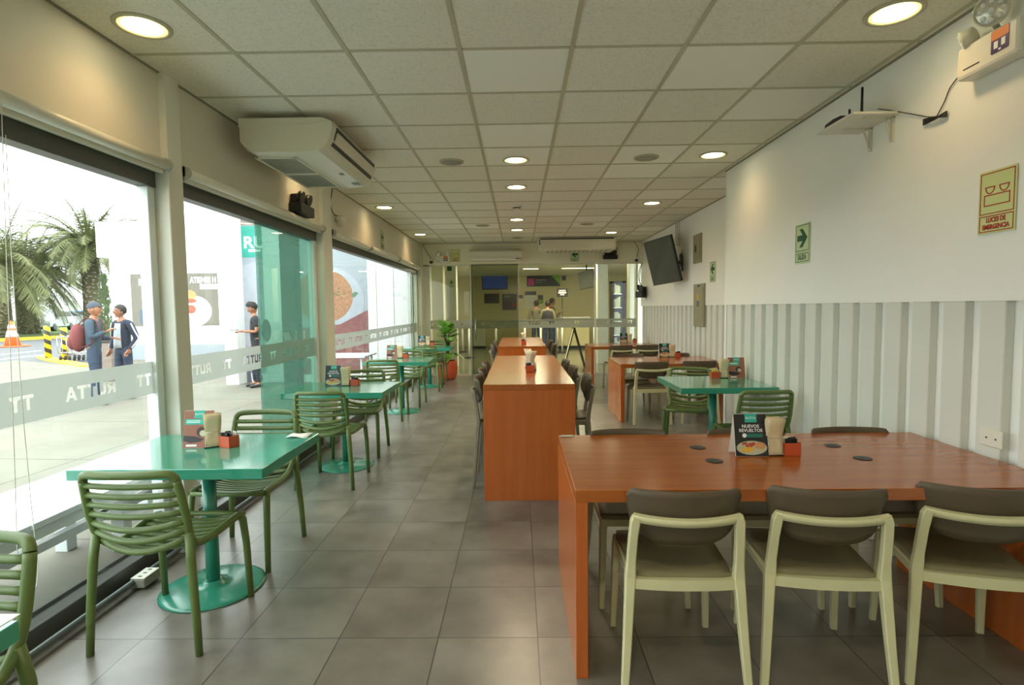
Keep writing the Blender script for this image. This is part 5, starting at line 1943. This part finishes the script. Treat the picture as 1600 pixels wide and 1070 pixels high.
# burger poster on the white building
yq = yb-.01
def bx(u): return W(u, 460, y=yq).x
def bz(v, u=300): return W(u, v, y=yq).z
Mq = frame_mat((0, yq, 0), (1, 0, 0), (0, 0, 1))
pa, pb, zt, zb_ = bx(205), bx(341), bz(427), bz(509)
t = thing('wall_poster', 'beige burger poster with white lettering on the white building', 'poster', (0, 0, 0))
plate(Mq, pb-pa+.16, zt-zb_+.16, .004, x=(pa+pb)/2, y=(zt+zb_)/2).build('frame', M_aluw, t)
plate(Mq, pb-pa, zt-zb_, .004, x=(pa+pb)/2, y=(zt+zb_)/2, z=.004).build('sheet', mat('beige_grey_print', (116, 112, 100), .5, var=.06, scale=2), t)
text_mb('M', .28, Mq @ Matrix.Translation((bx(223), bz(440.5), .010)), .002, bold=.012).build('lettering', M_whiteink, t)
text_mb('ATIENES H', .26, Mq @ Matrix.Translation((bx(298), bz(438), .010)), .002, align='LEFT', bold=.010, sx=.68).build('lettering', M_whiteink, t)
plate(Mq, bx(341)-bx(313), bz(444)-bz(452), .002, x=(bx(341)+bx(313))/2, y=bz(448), z=.009).build('text_strip', M_whiteink, t)
flatpoly(Mq, [(x, y) for x, y in ell(bx(300), bz(486), .62, .5, 36)], .009, .002).build('plate_picture', M_whiteink, t)
flatpoly(Mq, [(bx(292), bz(498)), (bx(322), bz(487)), (bx(324), bz(492)), (bx(318), bz(500)), (bx(292), bz(506))], .0085, .0006).build('shadow_picture', mat('brown_shade_print', (132, 118, 104), .6), t)
b = flatpoly(Mq, ell(bx(297), bz(461), .20, .16, 24), .0115, .002); b.build('bun_picture', mat('burger_bun_print', (214, 150, 98), .5, var=.1), t)
b = flatpoly(Mq, ell(bx(297), bz(470), .21, .07, 24), .0125, .002); b.merge(flatpoly(Mq, ell(bx(298), bz(483), .15, .14, 20), .0126, .002))
b.build('filling_picture', mat('burger_filling_print', (172, 92, 72), .5, var=.3, scale=30), t)
plate(Mq, bx(236)-bx(217), bz(483)-bz(505), .002, x=(bx(236)+bx(217))/2, y=bz(494), z=.009).build('notice_square', mat('slate_blue_print', (84, 100, 122), .5), t)
# tall thin mast behind the building
p = W(204, 340, y=40)
o = MB().tube([(p.x, 40, -.05), (p.x, 40, W(204, 290, y=40).z)], [.16, .1], 8).build('radio_mast', mat('pale_grey_mast', (196, 202, 204), .6))
tag(o, 'slim pale mast rising behind the white building', 'mast')

# ---- parked cars
def car(label, loc, rz, col):
    t = thing('car', label, 'car', loc, rz, 'parked cars beyond the grass')
    side = [(-2.2, .35), (-2.25, .8), (-2.1, 1.05), (-1.75, 1.15), (-1.25, 1.62), (.35, 1.66), (1.1, 1.12), (2.0, .98), (2.25, .75), (2.22, .35)]
    b = MB().prism(side, 'y', -.88, .88)
    bmesh.ops.bevel(b.bm, geom=list(b.bm.edges), offset=.06, segments=2, affect='EDGES')
    b.build('body', col, t)
    g = MB()
    for sg in (-1, 1):
        g.prism([(-1.65, 1.16), (-1.22, 1.54), (.28, 1.57), (.86, 1.15)], 'y', sg*.885, sg*.87)
    g.build('side_windows', M_dark, t)
    MB().prism([(-2.0, 1.10), (-1.78, 1.17), (-1.30, 1.60), (-1.42, 1.58), (-1.9, 1.16)], 'y', -.72, .72).build('rear_window', M_dark, t)
    for x in (-1.4, 1.4):
        for sg in (-1, 1):
            MB().lathe([(.32, -.1), (.34, 0), (.32, .1), (.2, .11)], (x, sg*.8, .33), 20, M=Matrix.Rotation(-sg*PI/2, 3, 'X')).build('wheel', M_black, t)
    r = MB()
    for sg in (-1, 1):
        r.box((-2.27, sg*.85, .85), (-2.1, sg*.55, 1.02), .02, 1)
    r.build('tail_lights', M_redink, t)
M_car = mat('white_car_paint', (160, 162, 164), .2, var=.01, coat=.6)
M_carb = mat('blue_car_paint', (60, 150, 220), .2, coat=.6)
M_cars = mat('silver_car_paint', (142, 146, 150), .2, .3, coat=.6)
for u, y, l, m_, r in ((78, 44, 'white parked car with its nose towards us, left of the row', M_car, -1.25), (101, 50, 'white parked estate car seen from behind with red lights', M_cars, 1.0), (122, 57, 'blue parked car at the right of the row', M_carb, .9)):
    p = W(u, 500, y=y)
    car(l, (p.x, y, GZ+.10), r, m_)

# ---- palms
M_trunk = None
def trunk_mat():
    m, n, b = new_mat('palm_trunk_scales')
    t = n.nodes.new('ShaderNodeTexCoord')
    v = n.nodes.new('ShaderNodeTexVoronoi'); v.inputs['Scale'].default_value = 4.5
    mp = n.nodes.new('ShaderNodeMapping'); mp.inputs['Scale'].default_value = (1, 1, 1.5)
    n.links.new(t.outputs['Object'], mp.inputs[0]); n.links.new(mp.outputs[0], v.inputs['Vector'])
    r = n.nodes.new('ShaderNodeValToRGB')
    r.color_ramp.elements[0].color = rgb(186, 164, 140); r.color_ramp.elements[1].color = rgb(84, 84, 58); r.color_ramp.elements[1].position = .5
    n.links.new(v.outputs['Distance'], r.inputs[0]); n.links.new(r.outputs[0], b.inputs['Base Color'])
    bp = n.nodes.new('ShaderNodeBump'); bp.inputs['Strength'].default_value = 1; bp.inputs['Distance'].default_value = .1; bp.invert = True
    n.links.new(v.outputs['Distance'], bp.inputs['Height']); n.links.new(bp.outputs[0], b.inputs['Normal'])
    b.inputs['Roughness'].default_value = .9
    return m
M_trunk = trunk_mat()
M_frond = mat('palm_frond', (108, 112, 70), .6, var=.35, scale=1.2)
def palm(label, u, y, r0, ztop, L, nf, seed, lean=(0, 0)):
    p = W(u, 500, y=y)
    t = thing('palm_tree', label, 'palm tree', (p.x, y, GZ+.05), 0, 'date palms beyond the road')
    rnd = random.Random(seed)
    MB().tube([(0, 0, 0), (lean[0]*.4, 0, ztop*.35), (lean[0]*.8, 0, ztop*.8), (lean[0], 0, ztop)], [r0*1.15, r0, r0*.95, r0*1.15], 20).build('trunk', M_trunk, t)
    b = MB()
    for k in range(nf):
        a_ = k*2.39996+rnd.uniform(-.2, .2)
        el = 1.25-1.75*(k/nf)+rnd.uniform(-.12, .12)
        LL = L*rnd.uniform(.85, 1.12)*(1 if el < 1 else .9)
        pts = []
        d0 = Vector((math.cos(a_)*math.cos(el), math.sin(a_)*math.cos(el), math.sin(el)))
        pos = Vector((lean[0]+math.cos(a_)*r0*.6, math.sin(a_)*r0*.6, ztop))
        n_ = 11
        d = d0.copy()
        for i in range(n_):
            pts.append(pos.copy())
            pos += d*(LL/n_)
            d = (d+Vector((0, 0, -.10-.07*max(0, math.cos(el))))).normalized()
        b.tube(pts, [.045*(1-i/n_)+.012 for i in range(n_)], 4)
        side = d0.cross(Vector((0, 0, 1))).normalized() if abs(d0.z) < .98 else Vector((1, 0, 0))
        for i in range(1, n_):
            for h_ in range(7):
                q = pts[i-1].lerp(pts[i], h_/7)
                tn = (pts[i]-pts[i-1]).normalized()
                ll = LL*.17*math.sin(PI*min(1, .12+.9*i/n_))+.05
                for sg in (-1, 1):
                    e = q+side*sg*ll*rnd.uniform(.65, .85)+tn*ll*.6+Vector((0, 0, -rnd.uniform(.1, .5)*ll))
                    wv = tn*.022
                    v, _ = b._add([q-wv, q+wv, e+wv*.3, e-wv*.3], [(0, 1, 2, 3)])
    b.build('fronds', M_frond, t)
palm('wide date palm at the left window edge, nearer of the left pair', 0, 33, .58, 4.3, 4.9, 74, 1)
palm('date palm with a thick crown just right of the left one', 43, 38, .62, 4.2, 5.4, 76, 2)
palm('taller date palm standing right behind the man with the backpack', 146, 36, .50, 5.9, 4.0, 70, 3)
t = thing('shrub', 'small dark conifer shrub between the tall palm and the white building', 'shrub', W(166, 505, y=30))
t.location.z = GZ-.03
MB().cyl((0, 0, 0), (0, 0, 1.2), .09, n=8).build('stem', M_trunk, t)
b = MB()
rnd = random.Random(4)
for i in range(900):
    z = rnd.uniform(.1, 3.6); r_ = .55*(1-z/3.9)**.6*rnd.uniform(.3, 1); a_ = rnd.uniform(0, 2*PI)
    c = Vector((r_*math.cos(a_), r_*math.sin(a_), z)); d = Vector((math.cos(a_)*.08, math.sin(a_)*.08, .16)); s_ = Vector((-math.sin(a_), math.cos(a_), 0))*.05
    b._add([c-s_, c+s_, c+d], [(0, 1, 2)])
b.build('foliage', mat('conifer_foliage', (92, 108, 70), .8, var=.3, scale=3), t)
# far low white buildings beyond the car park
b = MB()
for u0, u1, vt, y in ((60, 112, 478, 95), (100, 160, 470, 110), (0, 60, 484, 120)):
    a_, c = W(u0, 480, y=y), W(u1, 480, y=y)
    b.box((a_.x, y, -.05), (c.x, y+6, W(u0, vt, y=y).z))
o = b.build('distant_buildings', M_bwhite)
tag(o, 'low pale buildings far beyond the parked cars', 'buildings', kind='stuff')

# ---- white bench table outside the window
t = thing('outdoor_bench', 'long white metal bench outside the nearest window', 'bench', (-2.7, 2.6, GZ))
M_bench = mat('white_powder_coat', (206, 214, 214), .35, var=.03, scale=3)
MB().box((-.30, -2.2, .46), (.30, .0-.0, .495), .003, 1).build('seat_board', M_bench, t)
MB().box((-.30, .012, .46), (.30, 1.75, .495), .003, 1).build('seat_board', M_bench, t)
b = MB()
for xx in (.26, -.26):
    b.box((xx-.025, -2.2, .40), (xx+.025, 1.75, .46))
b.box((-.02, -2.1, .20), (.03, 1.6, .25))
for yy in (-1.9, .83, 1.6):
    b.box((-.28, yy-.025, .20), (.28, yy+.025, .25))
b.build('frame_rails', M_bench, t)
for yy in (-1.9, .83, 1.6):
    for xx in (-.25, .12):
        MB().box((xx-.04, yy-.04, 0), (xx+.04, yy+.04, .46), .003, 1).build('leg', M_bench, t)

px0, px1 = W(440, 500, y=9.3).x, W(463, 500, y=9.3).x
o = MB().box((px0, 9.3, GZ), (px1, 9.55, 4.2), .01, 1).build('outdoor_pillar', mat('grey_pillar_paint', (52, 58, 56), .7))
tag(o, 'dark grey pillar outside, showing through the green tinted glass', 'pillar')
# outside table and chairs seen through the third window
t = thing('outdoor_table', 'white outdoor table standing outside the far window', 'table', (-3.15, 9.75, GZ))
MB().box((-.5, -.4, .70), (.5, .4, .73), .004, 1).build('tabletop', M_bench, t)
for sx_ in (-.42, .42):
    for sy_ in (-.33, .33):
        MB().cyl((sx_, sy_, 0), (sx_, sy_, .70), .02, n=8).build('leg', M_bench, t)

# ================================================================== hall beyond the glass partition
YB = 21.5
M_hallw = mat('olive_cream_paint', (208, 198, 148), .6, var=.03, scale=1)
M_hallf = mat('polished_hall_floor', (112, 112, 96), .18, var=.06, scale=1.2)
M_hwhite = mat('pale_column_paint', (206, 208, 190), .5, var=.02)
M_brownp = mat('brown_wall_panel', (112, 92, 56), .5, var=.05)
struct(MB().box((-6, YF+.1, -.12), (7, YB+.5, 0)).build('hall_floor', M_hallf))
struct(MB().box((-6, YF+.14, 2.72), (7, YB+.5, 2.82)).build('hall_ceiling', M_wallF))
struct(MB().box((-6, YB, 0), (7, YB+.15, 2.72)).build('hall_wall_back', M_hallw))
struct(MB().box((-2.6, YF+.13, 0), (-2.3, YF+3.2, 2.72)).build('hall_wall_left', M_hwhite))
struct(MB().box((-6, YF+6.3, 0), (-2.2, YF+6.45, 2.72)).build('hall_wall_corner', M_hwhite))
struct(MB().box((5.4, YF+.2, 0), (5.6, YB, 2.72)).build('hall_wall_right', M_brownp))
def col_px(name, u0, u1, y, m, label=None, dy=.35):
    a_, c = W(u0, 470, y=y).x, W(u1, 470, y=y).x
    o = MB().box((a_, y, 0), (c, y+dy, 2.72), .004, 1).build(name, m)
    return struct(o)
col_px('trim_7', 669, 693, 14.6, M_hwhite)
col_px('trim_8', 697.5, 713, 13.9, M_hwhite)
col_px('trim_9', 934, 950, 14.2, M_hwhite)
col_px('trim_10', 984, 992, 13.6, M_hwhite)
col_px('trim_11', 996, 1008, 12.6, M_hwhite)
# ribbed white wall of the side corridor
b = MB()
for i in range(7):
    b.box((-3.3+.16*i, 20.2, 0), (-3.2+.16*i, 20.28, 1.9))
struct(b.build('trim_12', M_batten))
# counter
t = thing('service_counter', 'long pale service counter at the back of the hall', 'counter', (0, 0, 0))
xa, xb = W(862, 500, y=19.6).x, W(921, 500, y=19.6).x
MB().box((xa, 19.6, .1), (xb, 20.3, 1.08), .01, 1).build('front_panel', M_hallw, t)
MB().box((xa-.03, 19.55, 1.08), (xb+.03, 20.35, 1.14), .005, 1).build('worktop', M_white, t)
MB().box((xa, 19.65, 0), (xb, 20.3, .1)).build('kick_plate', M_black, t)
xa2, xb2 = W(738, 500, y=20.4).x, W(758, 500, y=20.4).x
t = thing('service_counter', 'low pale cabinet behind the glass door in the hall', 'cabinet', (0, 0, 0))
MB().box((xa2, 20.4, .06), (xb2, 21.0, 1.0), .01, 1).build('body', M_hwhite, t)
MB().box((xa2, 20.45, 0), (xb2, 21.0, .06)).build('kick_plate', M_black, t)
def wall_board(name, label, cat, u0, u1, v0, v1, y, m, extra=None):
    a_, c = W(u0, v0, y=y), W(u1, v1, y=y)
    t = thing(name, label, cat, (a_.x, y, c.z))
    MB().box((0, -.04, 0), (c.x-a_.x, 0, a_.z-c.z), .006, 1).build('panel', m, t)
    return t, c.x-a_.x, a_.z-c.z
M_scr = emit('dim_blue_screen', (40, 60, 120), .35)
t, w_, h_ = wall_board('television', 'wall television showing a dark blue screen in the hall', 'television', 753, 793, 430, 452, YB, M_black)
MB().box((.03, -.0425, .03), (w_-.03, -.041, h_-.03)).build('screen', M_scr, t)
MB().box((w_*.3, -.12, h_), (w_*.7, .0, h_+.05)).build('wall_mount', M_black, t)
t, w_, h_ = wall_board('menu_board', 'plain dark landscape board under the hall television', 'board', 757, 780, 459, 473.5, YB, M_black)
t, w_, h_ = wall_board('menu_board', 'dark square poster with a pink dish right of the hall television', 'poster', 785, 807, 459, 484, YB, M_blackink)
MB().box((w_*.15, -.045, h_*.78), (w_*.6, -.041, h_*.88)).build('title_strip', M_grille, t)
MB().ball((w_*.82, -.04, h_*.3), (w_*.14, .012, h_*.14), 12, 8).build('dish_picture', M_redink, t)
t, w_, h_ = wall_board('overhead_sign', 'long dark sign with a pink badge and green corner over the counter', 'sign', 823, 875, 430, 447, YB, M_blackink)
MB().box((.05, -.046, h_*.1), (.28, -.041, h_*.7), .01, 1).build('pink_badge', mat('pink_print', (206, 60, 140), .5), t)
b = MB(); M = frame_mat((0, -.042, 0), (1, 0, 0), (0, 0, 1))
flatpoly(M, [(w_*.72, h_), (w_, h_*.12), (w_, h_)], 0, .002).build('green_corner', mat('lime_print', (124, 176, 40), .5), t)
b = plate(M, w_*.32, .035, .002, x=.34+w_*.16, y=h_*.56); b.merge(plate(M, w_*.2, .02, .002, x=.34+w_*.10, y=h_*.36))
b.build('text_lines', M_grille, t)
t, w_, h_ = wall_board('notice_board', 'pale price notice with a dark heading behind the queue', 'notice', 820, 838, 455.5, 481, YB, M_hwhite)
MB().box((0, -.046, h_*.78), (w_, -.041, h_)).build('heading', M_black, t)
b = MB()
for i in range(5): b.box((w_*.1, -.043, h_*(.12+.12*i)), (w_*.9, -.0405, h_*(.14+.12*i)))
b.build('text_lines', M_grille, t)
t, w_, h_ = wall_board('notice_board', 'small dark notice left of the price notice', 'notice', 809, 817, 461, 466, YB, M_dark)
t, w_, h_ = wall_board('notice_board', 'small dark and green notice right of the price notice', 'notice', 840.5, 848.5, 461, 474, YB, M_black)
MB().box((w_*.1, -.045, h_*.05), (w_*.9, -.041, h_*.45)).build('green_half', mat('lime_print2', (120, 160, 50), .5), t)
t, w_, h_ = wall_board('exit_sign', 'tiny dark sign right of the long hall sign', 'sign', 878, 884, 431, 438, YB, M_dark)
t, w_, h_ = wall_board('wall_sign', 'dark green square sign at the top of the white hall column', 'sign', 699, 706, 416, 423, 13.9, M_greenink)
exit_sign('pale exit sign with a left arrow on the white hall column', (W(705.5, 443, y=13.88).x, 13.88, W(705, 443, y=13.88).z), (1, 0, 0), .14, .2, True)
p = W(881, 549, z=0)
t = thing('post_sign', 'dark sign on a slim pole before the counter', 'sign', (W(879, 549, y=18.3).x, 18.3, 0))
a_, c = W(872, 450.5, y=18.3), W(889, 463.5, y=18.3)
MB().lathe([(.18, 0), (.18, .015), (.02, .02)], n=20).build('base', M_black, t)
MB().cyl((0, 0, .01), (0, 0, c.z), .012, n=8).build('pole', M_black, t)
MB().box((-(c.x-a_.x)/2, -.015, c.z), ((c.x-a_.x)/2, .015, a_.z), .004, 1).build('board', M_blackink, t)
M = frame_mat((0, -.016, (a_.z+c.z)/2), (1, 0, 0), (0, 0, 1))
b = plate(M, .22, .03, .001, y=.07); b.merge(plate(M, .26, .06, .001, y=.0)); b.merge(plate(M, .14, .03, .001, y=-.07))
b.build('text_lines', M_whiteink, t)
# hanging television in the hall
c0, c1, c2, c3 = W(903, 426, y=16.4), W(926.5, 417, y=16.0), W(928, 450.5, y=16.0), W(907, 453, y=16.4)
cx = (c0+c1+c2+c3)/4
t = thing('television', 'tilted grey television hanging near the hall ceiling', 'television', cx)
rx = ((c1-c0)+(c2-c3)).normalized(); upv = ((c0-c3)+(c1-c2)); upv = (upv-rx*upv.dot(rx)).normalized()
Mt = frame_mat((0, 0, 0), rx, upv); wT, hT = (c1-c0).length, (c0-c3).length
b = MB(); q = MB(); q.box((-wT/2, -hT/2, -.05), (wT/2, hT/2, 0), .005, 1); b.merge(q, mat4=Mt); b.build('casing', M_black, t)
plate(Mt, wT-.03, hT-.03, .001, z=.0004).build('screen', MATS['dark_screen_glass'], t)
MB().tube([Mt @ Vector((0, .1, -.05)), (0.02, .12, 2.72-cx.z)], .02, 8).build('ceiling_pole', M_black, t)
# vending display
a_, c = W(957, 439, y=15.2), W(978, 532, y=15.2)
t = thing('display_cabinet', 'tall dark framed display cabinet with magazines in the hall', 'cabinet', (a_.x, 15.2, 0))
w_, h_ = c.x-a_.x, a_.z
b = MB()
b.box((0, 0, 0), (.035, .5, h_)); b.box((w_-.1, 0, 0), (w_, .5, h_)); b.box((0, 0, h_-.05), (w_, .5, h_)); b.box((0, 0, 0), (w_, .5, .12)); b.box((0, .46, 0), (w_, .5, h_))
b.build('casing', M_black, t)
b = MB()
for i in range(5):
    b.box((.04, .04, .3+.38*i), (w_-.1, .44, .32+.38*i))
b.build('shelves', M_steel, t)
b = MB()
rnd = random.Random(2)
for i in range(5):
    x = .06
    while x < w_-.16:
        b.box((x, .08, .32+.38*i), (x+.035, .3, .32+.38*i+rnd.uniform(.18, .3)))
        x += .045
b.build('goods', M_hwhite, t)
MB().box((.03, .0, .1), (w_-.1, .008, h_-.04)).build('glass_door', G_hall, t)
# A-frame board
p1, p2, p3 = W(908, 512, y=13.3), W(889, 580, z=0), W(921, 533, y=15.5)
t = thing('pavement_sign', 'black framed folding board standing beyond the glass partition', 'folding sign', (1.33, 13.2, 0), -.03)
t.scale = (.86, .8, .86)
for sg in (-1, 1):
    R = Matrix.Rotation(sg*.26, 3, 'Y')
    b = MB()
    b.box((-.015, -.33, 0), (.015, -.29, 1.2)); b.box((-.015, .29, 0), (.015, .33, 1.2)); b.box((-.015, -.33, 1.16), (.015, .33, 1.2)); b.box((-.015, -.33, .06), (.015, .33, .10))
    c = MB(); c.merge(b, mat4=Matrix.Translation((sg*.31, 0, 0)) @ Matrix.Rotation(-sg*.26, 4, 'Y')); c.build('frame', M_black, t)
    b = MB(); b.box((-.006, -.29, .10), (.006, .29, 1.16))
    c = MB(); c.merge(b, mat4=Matrix.Translation((sg*.31, 0, 0)) @ Matrix.Rotation(-sg*.26, 4, 'Y')); c.build('board', M_whitep if sg < 0 else M_blackink, t)
# stanchions
q0 = None
for i, (u, y, l) in enumerate(((676.5, 17.2, 'leftmost of the white queue posts, behind the table items'), (722.8, 18.6, 'white queue post right of the plant, farther one'), (733, 16.3, 'white queue post right of the plant, nearer one'),
                  (775, 16.8, 'white queue post left above the far bar table'), (820, 17.4, 'slim white queue post behind the red sachet box'), (845, 16.6, 'white queue post by the right end of the far bar table'),
                  (866.5, 20.3, 'queue post right of the queueing people, farther'), (871, 19.1, 'queue post right of the queueing people, middle'), (878.5, 17.7, 'queue post right of the queueing people, nearest'),
                  (928.7, 16.9, 'queue post left of the display cabinet, left one'), (941, 16.9, 'queue post left of the display cabinet, right one'))):
    x = W(u, 530, y=y).x
    if q0 is None:
        t = q0 = thing('queue_post', l, 'queue post', (x, y, 0), 0, 'white queue barrier posts in the hall')
        MB().lathe([(.17, 0), (.17, .012), (.05, .03), (.03, .035)], n=24).build('base', M_black, t)
        MB().cyl((0, 0, .03), (0, 0, .93), .032, n=14).build('post', M_aluw, t)
        MB().cyl((0, 0, .90), (0, 0, .98), .036, n=14).build('belt_head', M_dark, t)
    else:
        dup(q0, (x, y, 0), 0, l)
# people queueing
p = W(838, 500, y=18.6)
person('person with a crossbody bag seen from behind in the hall, left of the group', (p.x, 18.6, 0), -.2, 1.72, cloth('pale_khaki_shirt_cloth', (104, 101, 80)), C_jn,
       (((.23, .02, 1.10), (.17, .2, 1.05)), ((-.25, -.02, 1.10), (-.22, .06, .88))), hair='short')
p = W(856, 500, y=17.9)
h2 = person('person with a dark backpack seen from behind in the hall, centre of the group', (p.x, 17.9, 0), -.1, 1.70, cloth('beige_shirt_cloth', (120, 117, 98)), C_jn,
       (((.23, .0, 1.10), (.19, .16, .98)), ((-.25, .0, 1.10), (-.19, .16, .98))), hair='short')
t = thing('backpack', 'dark backpack on the back of the person in the hall', 'backpack', (p.x, 17.9, 0), -.1)
b = MB(); b.ball((0, -.21, 1.15), (.17, .11, .25), 18, 12); b.build('main_bag', C_bk, t)
MB().ball((0, -.30, 1.05), (.12, .05, .11), 14, 8).build('front_pocket', C_bk, t)
p = W(862, 500, y=19.2)
person('person facing right in the hall, rightmost of the group', (p.x, 19.2, 0), -1.3, 1.80, cloth('tan_jacket_cloth', (112, 96, 74)), C_jn,
       (((.23, .05, 1.12), (.17, .25, 1.22)), ((-.23, .05, 1.10), (-.17, .22, 1.1))), hair='short')
# hall ceiling light strips
for i, (x0_, x1_, y, l) in enumerate(((-.95, .0, 14.6, 'left front strip light on the hall ceiling'), (.15, .75, 14.6, 'short middle strip light on the hall ceiling'), (1.35, 2.6, 14.6, 'right front strip light on the hall ceiling'),
                                      (.15, .65, 17.2, 'short rear strip light on the hall ceiling'), (1.35, 2.5, 17.2, 'right rear strip light on the hall ceiling'), (-4.6, -3.4, 15.5, 'strip light at the left side of the hall'))):
    t = thing('strip_light', l, 'ceiling light', ((x0_+x1_)/2, y, 2.72), 0, 'strip lights on the hall ceiling')
    w_ = (x1_-x0_)/2
    MB().box((-w_, -.08, -.03), (w_, .08, 0), .004, 1).build('housing', M_white, t)
    MB().box((-w_+.02, -.06, -.036), (w_-.02, .06, -.0301)).build('diffuser', MATS.get('strip_glow') or emit('strip_glow', (255, 240, 190), 4.0), t)
    L_ = bpy.data.lights.new('strip_glow', 'AREA'); L_.shape = 'RECTANGLE'; L_.size = w_*2; L_.size_y = .12; L_.energy = 38*w_+9; L_.color = (1, .88, .58)
    lo = bpy.data.objects.new('strip_glow', L_); COL.objects.link(lo); lo.parent = t; lo.location = (0, 0, -.045)

# small pieces hang on the part they belong to
OWNER = {}
for owner, names in {('plate', 'sheet', 'board', 'panel'): ('lettering', 'small_lettering', 'border_lines', 'arrow', 'lamp_pictogram', 'teal_header', 'dark_strip', 'text_strip', 'heading', 'text_lines', 'title_strip', 'pink_badge', 'green_corner', 'green_half', 'notice_square', 'leaf_picture', 'herb_picture', 'shadow_picture', 'bun_picture', 'filling_picture', 'dish_picture', 'dark_picture', 'rice_picture', 'plate_picture', 'red_cloth_picture'),
                     ('printed_face',): ('logo_tab', 'logo_lettering', 'title_lettering', 'price_strip', 'round_badge', 'plate_picture', 'title_strip', 'small_print', 'bun_picture', 'filling_picture', 'hand_picture', 'white_strip', 'egg_picture', 'tomato_picture', 'bread_picture'),
                     ('casing', 'body', 'panel'): ('screen', 'badge', 'panel_seam', 'top_grille', 'indicator', 'side_band', 'discharge_slot', 'intake_frame', 'intake_slats', 'side_windows', 'rear_window', 'tail_lights', 'slot_shadow'),
                     ('flange', 'body'): ('slot',), ('label',): ('label_band', 'label_print'), ('door',): ('latch', 'warning_label', 'notice_label'),
                     ('cone',): ('reflective_band',), ('holder_base',): ('holder_wire',), ('pot',): ('soil',), ('outlet_box',): ('cover_plate',), ('jacket',): ('sleeve_stripe', 'grey_shirt'),
                     ('main_bag',): ('front_pocket',), ('frame',): ('handle_grip', 'wheels'), ('body',): ('eyes', 'pupils_and_brows', 'mouth')}.items():
    for n_ in names:
        OWNER.setdefault(n_, []).extend(owner)
base_name = lambda o: o.name.split('.')[0]
for root in [o for o in S.objects if o.parent is None]:
    kids = list(root.children)
    for ch in kids:
        for ow in OWNER.get(base_name(ch), ()):
            c_ = [k for k in kids if base_name(k) == ow and k is not ch]
            if c_:
                if not ch.children and c_[0].parent is root:
                    ch.parent = c_[0]
                break
